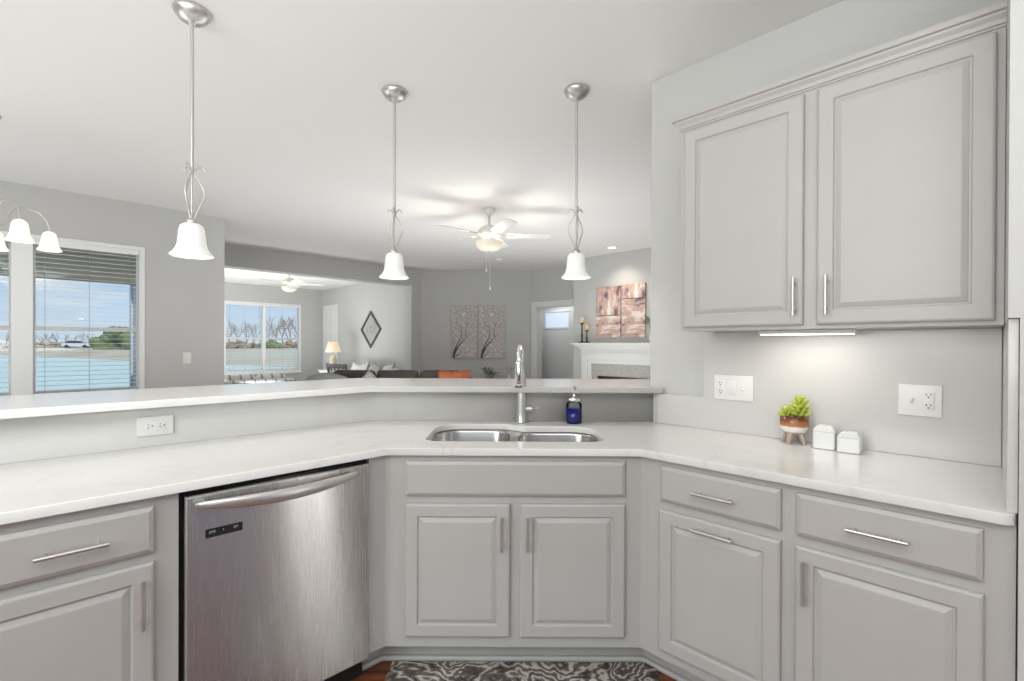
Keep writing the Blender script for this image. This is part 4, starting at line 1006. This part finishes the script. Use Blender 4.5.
# pond, near lawn and far field
SA, SB_ = Vector((-51.6, 58)), Vector((-21.8, 41)); sd1 = (SB_-SA).normalized(); nrm = Vector((sd1.y, -sd1.x)); nrm = nrm if nrm.dot(Vector((-30, 50))-Vector((0, 0))) > 0 else -nrm
def shore(x, y): return (Vector((x, y))-SA).dot(nrm)
g = B(); rows = []
ang = [math.radians(a) for a in range(-75, 31, 3)]
dist = [4, 10, 20, 30, 36, 40, 44, 48, 52, 56, 60, 64, 70, 78, 88, 100, 120, 150, 200, 280, 420]
for a in ang:
    row = []
    for d in dist:
        # sample finer along distance by shoreline
        x, y = d*math.tan(a)*1.0, d; s = shore(x, y)
        z = -1.2 if s < -1 else (-1.2+(s+1)*.22 if s < 5 else .12+(s-5)*.008)
        z = min(z, 1.55)+ (0 if s < 5 else .12*math.sin(x*.11)*math.cos(y*.07))
        row.append(g.bm.verts.new((x, y, z)))
    rows.append(row)
for A_, B_ in zip(rows, rows[1:]):
    for k in range(len(dist)-1): f = g.bm.faces.new((A_[k], A_[k+1], B_[k+1], B_[k])); f.smooth = True
struct(g.obj('far_field', 'land'))
M['patio_bounce_slab'] = mat('concrete_bounce_slab', (.62, .60, .56), .9)
struct(B().prism([dl(K1-.4, 1.6), dl(-17.0, 1.6), dl(-17.0, -9.0), dl(K1-.4, -9.0)], -.279, -.15).obj('patio_bounce_slab', 'patio_bounce_slab'))  # unseen pale slab added to bounce light onto the porch ceiling
struct(B().box(-220, 60, 4, 150, -.75, -.70).obj('pond', 'water'))
struct(B().prism([(-40, -30), (30, -30), (30, 12), (4.7, 14.4), (-1, 17.5), (-9, 20.5), (-19, 13.5), (-28, 0)], -.90, -.28).obj('lawn', 'lawn'))

def bare_tree(x, y, z, h, label, seed):
    random.seed(seed); b = B()
    def br(p, d, L, r, n):
        q = p+d*L; m_ = p+d*L*.5+Vector((random.uniform(-1, 1), random.uniform(-1, 1), 0))*L*.06
        b.tube([p, m_, q], [r, r*.8, r*.6], 4 if n < 3 else 6, cap=False)
        if n == 0: return
        for k in range(3 if n > 1 else 4):
            dd = (d+Vector((random.uniform(-1, 1), random.uniform(-1, 1), random.uniform(-.25, .7)))*.62).normalized(); br(q if k else m_, dd, L*random.uniform(.62, .8), r*.55, n-1)
    br(Vector((0, 0, -.2)), Vector((0, 0, 1)), h*.28, h*.022, 4)
    o = b.obj('bare_tree', 'barkgrey', loc=(x, y, z), recalc=False); tag(o, label, 'tree', 'bare trees beyond the field')
def gz(x, y):
    s = shore(x, y); return min(.12+(s-5)*.008, 1.55) if s >= 5 else -.7
n = 0
places = [('sunroom', px, dep, h) for px, dep, h in ((228, 105, 8.0), (236, 120, 8.5), (245, 98, 7.5), (252, 125, 9), (259, 110, 8), (267, 132, 8.6), (274, 98, 9.5), (281, 118, 10), (289, 105, 10.5), (297, 122, 9.5))]
places += [('dining', px, dep, h) for px, dep, h in ((40, 120, 5), (48, 112, 4.6), (56, 125, 5.2), (64, 130, 5), (72, 118, 4.6), (80, 122, 5), (88, 128, 5.2), (4, 118, 5))]
for w_n, px, dep, h in places:
    x = (px-512)/474.2*dep; n += 1
    lab = 'bare leafless tree far beyond the pond through the %s window' % w_n
    bare_tree(x, dep, gz(x, dep), h, lab, 30+n)
def bush(x, y, w, h, m, label, cat, name, grp=None, seed=0, dz=0):
    random.seed(seed); b = B()
    for k in range(26):
        u = random.uniform(-1, 1); hh = h*(1-.55*u*u); r = h*random.uniform(.16, .30)
        b.sphere((u*w/2, random.uniform(-.2, .2)*w, random.uniform(.15, 1)*max(.1, hh-r)), r, (1.2, 1, .85), 10, 7)
    for v in b.bm.verts: v.co += Vector((random.uniform(-1, 1), random.uniform(-1, 1), random.uniform(-1, 1)))*h*.03
    o = b.obj(name, m, loc=(x, y, gz(x, y)+dz), recalc=False); tag(o, label, cat, grp)
bush((116-512)/474.2*92, 92, 7.0, 4.9, 'evergreen', 'wide dark evergreen shrub across the pond through dining window', 'bush', 'evergreen_bush', seed=3)
for i, (px, dep, w, h, m_) in enumerate(((28, 100, 10, 1.6, 'scrub'), (66, 106, 9, 1.9, 'scrub'), (102, 112, 9, 1.6, 'evergreen'), (137, 104, 7, 1.9, 'evergreen'), (232, 92, 5.5, 2.0, 'scrub'), (256, 97, 5.5, 1.6, 'scrub'), (272, 90, 3.2, 2.0, 'evergreen'), (290, 94, 5, 1.9, 'scrub'))):
    x = (px-512)/474.2*dep
    bush(x, dep, w, h, m_, ('brown' if m_ == 'scrub' else 'green')+' hedge scrub at the field edge through the '+('dining' if px < 200 else 'sunroom')+' window', 'bush', 'hedge_scrub', 'scrub along the field edge', 50+i)
# car parked across the pond
cxp = (75-512)/474.2*94; cyp = 94
car = thing('car', 'small silver car parked across the pond', 'car', (cxp, cyp, gz(cxp, cyp)+.16), math.radians(30))
b = B(); sec = [(-2.2, .55, .80), (-2.1, .35, .95), (-1.2, .30, 1.0), (.9, .30, 1.0), (1.9, .35, .92), (2.2, .45, .75)]
b.loft([[(x, -.85, z0), (x, .85, z0), (x, .85, z1), (x, -.85, z1)] for x, z0, z1 in sec]); b.obj('body', 'carbody', car, bevel=.06)
b = B(); b.loft([[(-1.75, -.75, .96), (1.15, -.75, .96), (1.15, .75, .96), (-1.75, .75, .96)], [(-1.2, -.62, 1.45), (.45, -.62, 1.45), (.45, .62, 1.45), (-1.2, .62, 1.45)]]); b.obj('cabin_windows', 'carglass', car, bevel=.04)
B().rbox(-1.15, .40, -.60, .60, 1.44, 1.49, .02, 2).obj('roof', 'carbody', car)
for sx in (-1.35, 1.35):
    for sy in (-.80, .80):
        w_ = B().tube([(sx, sy-.1, .33), (sx, sy+.1, .33)], .33, 20).obj('wheel', 'tyre', car)
bpy.context.view_layer.update()
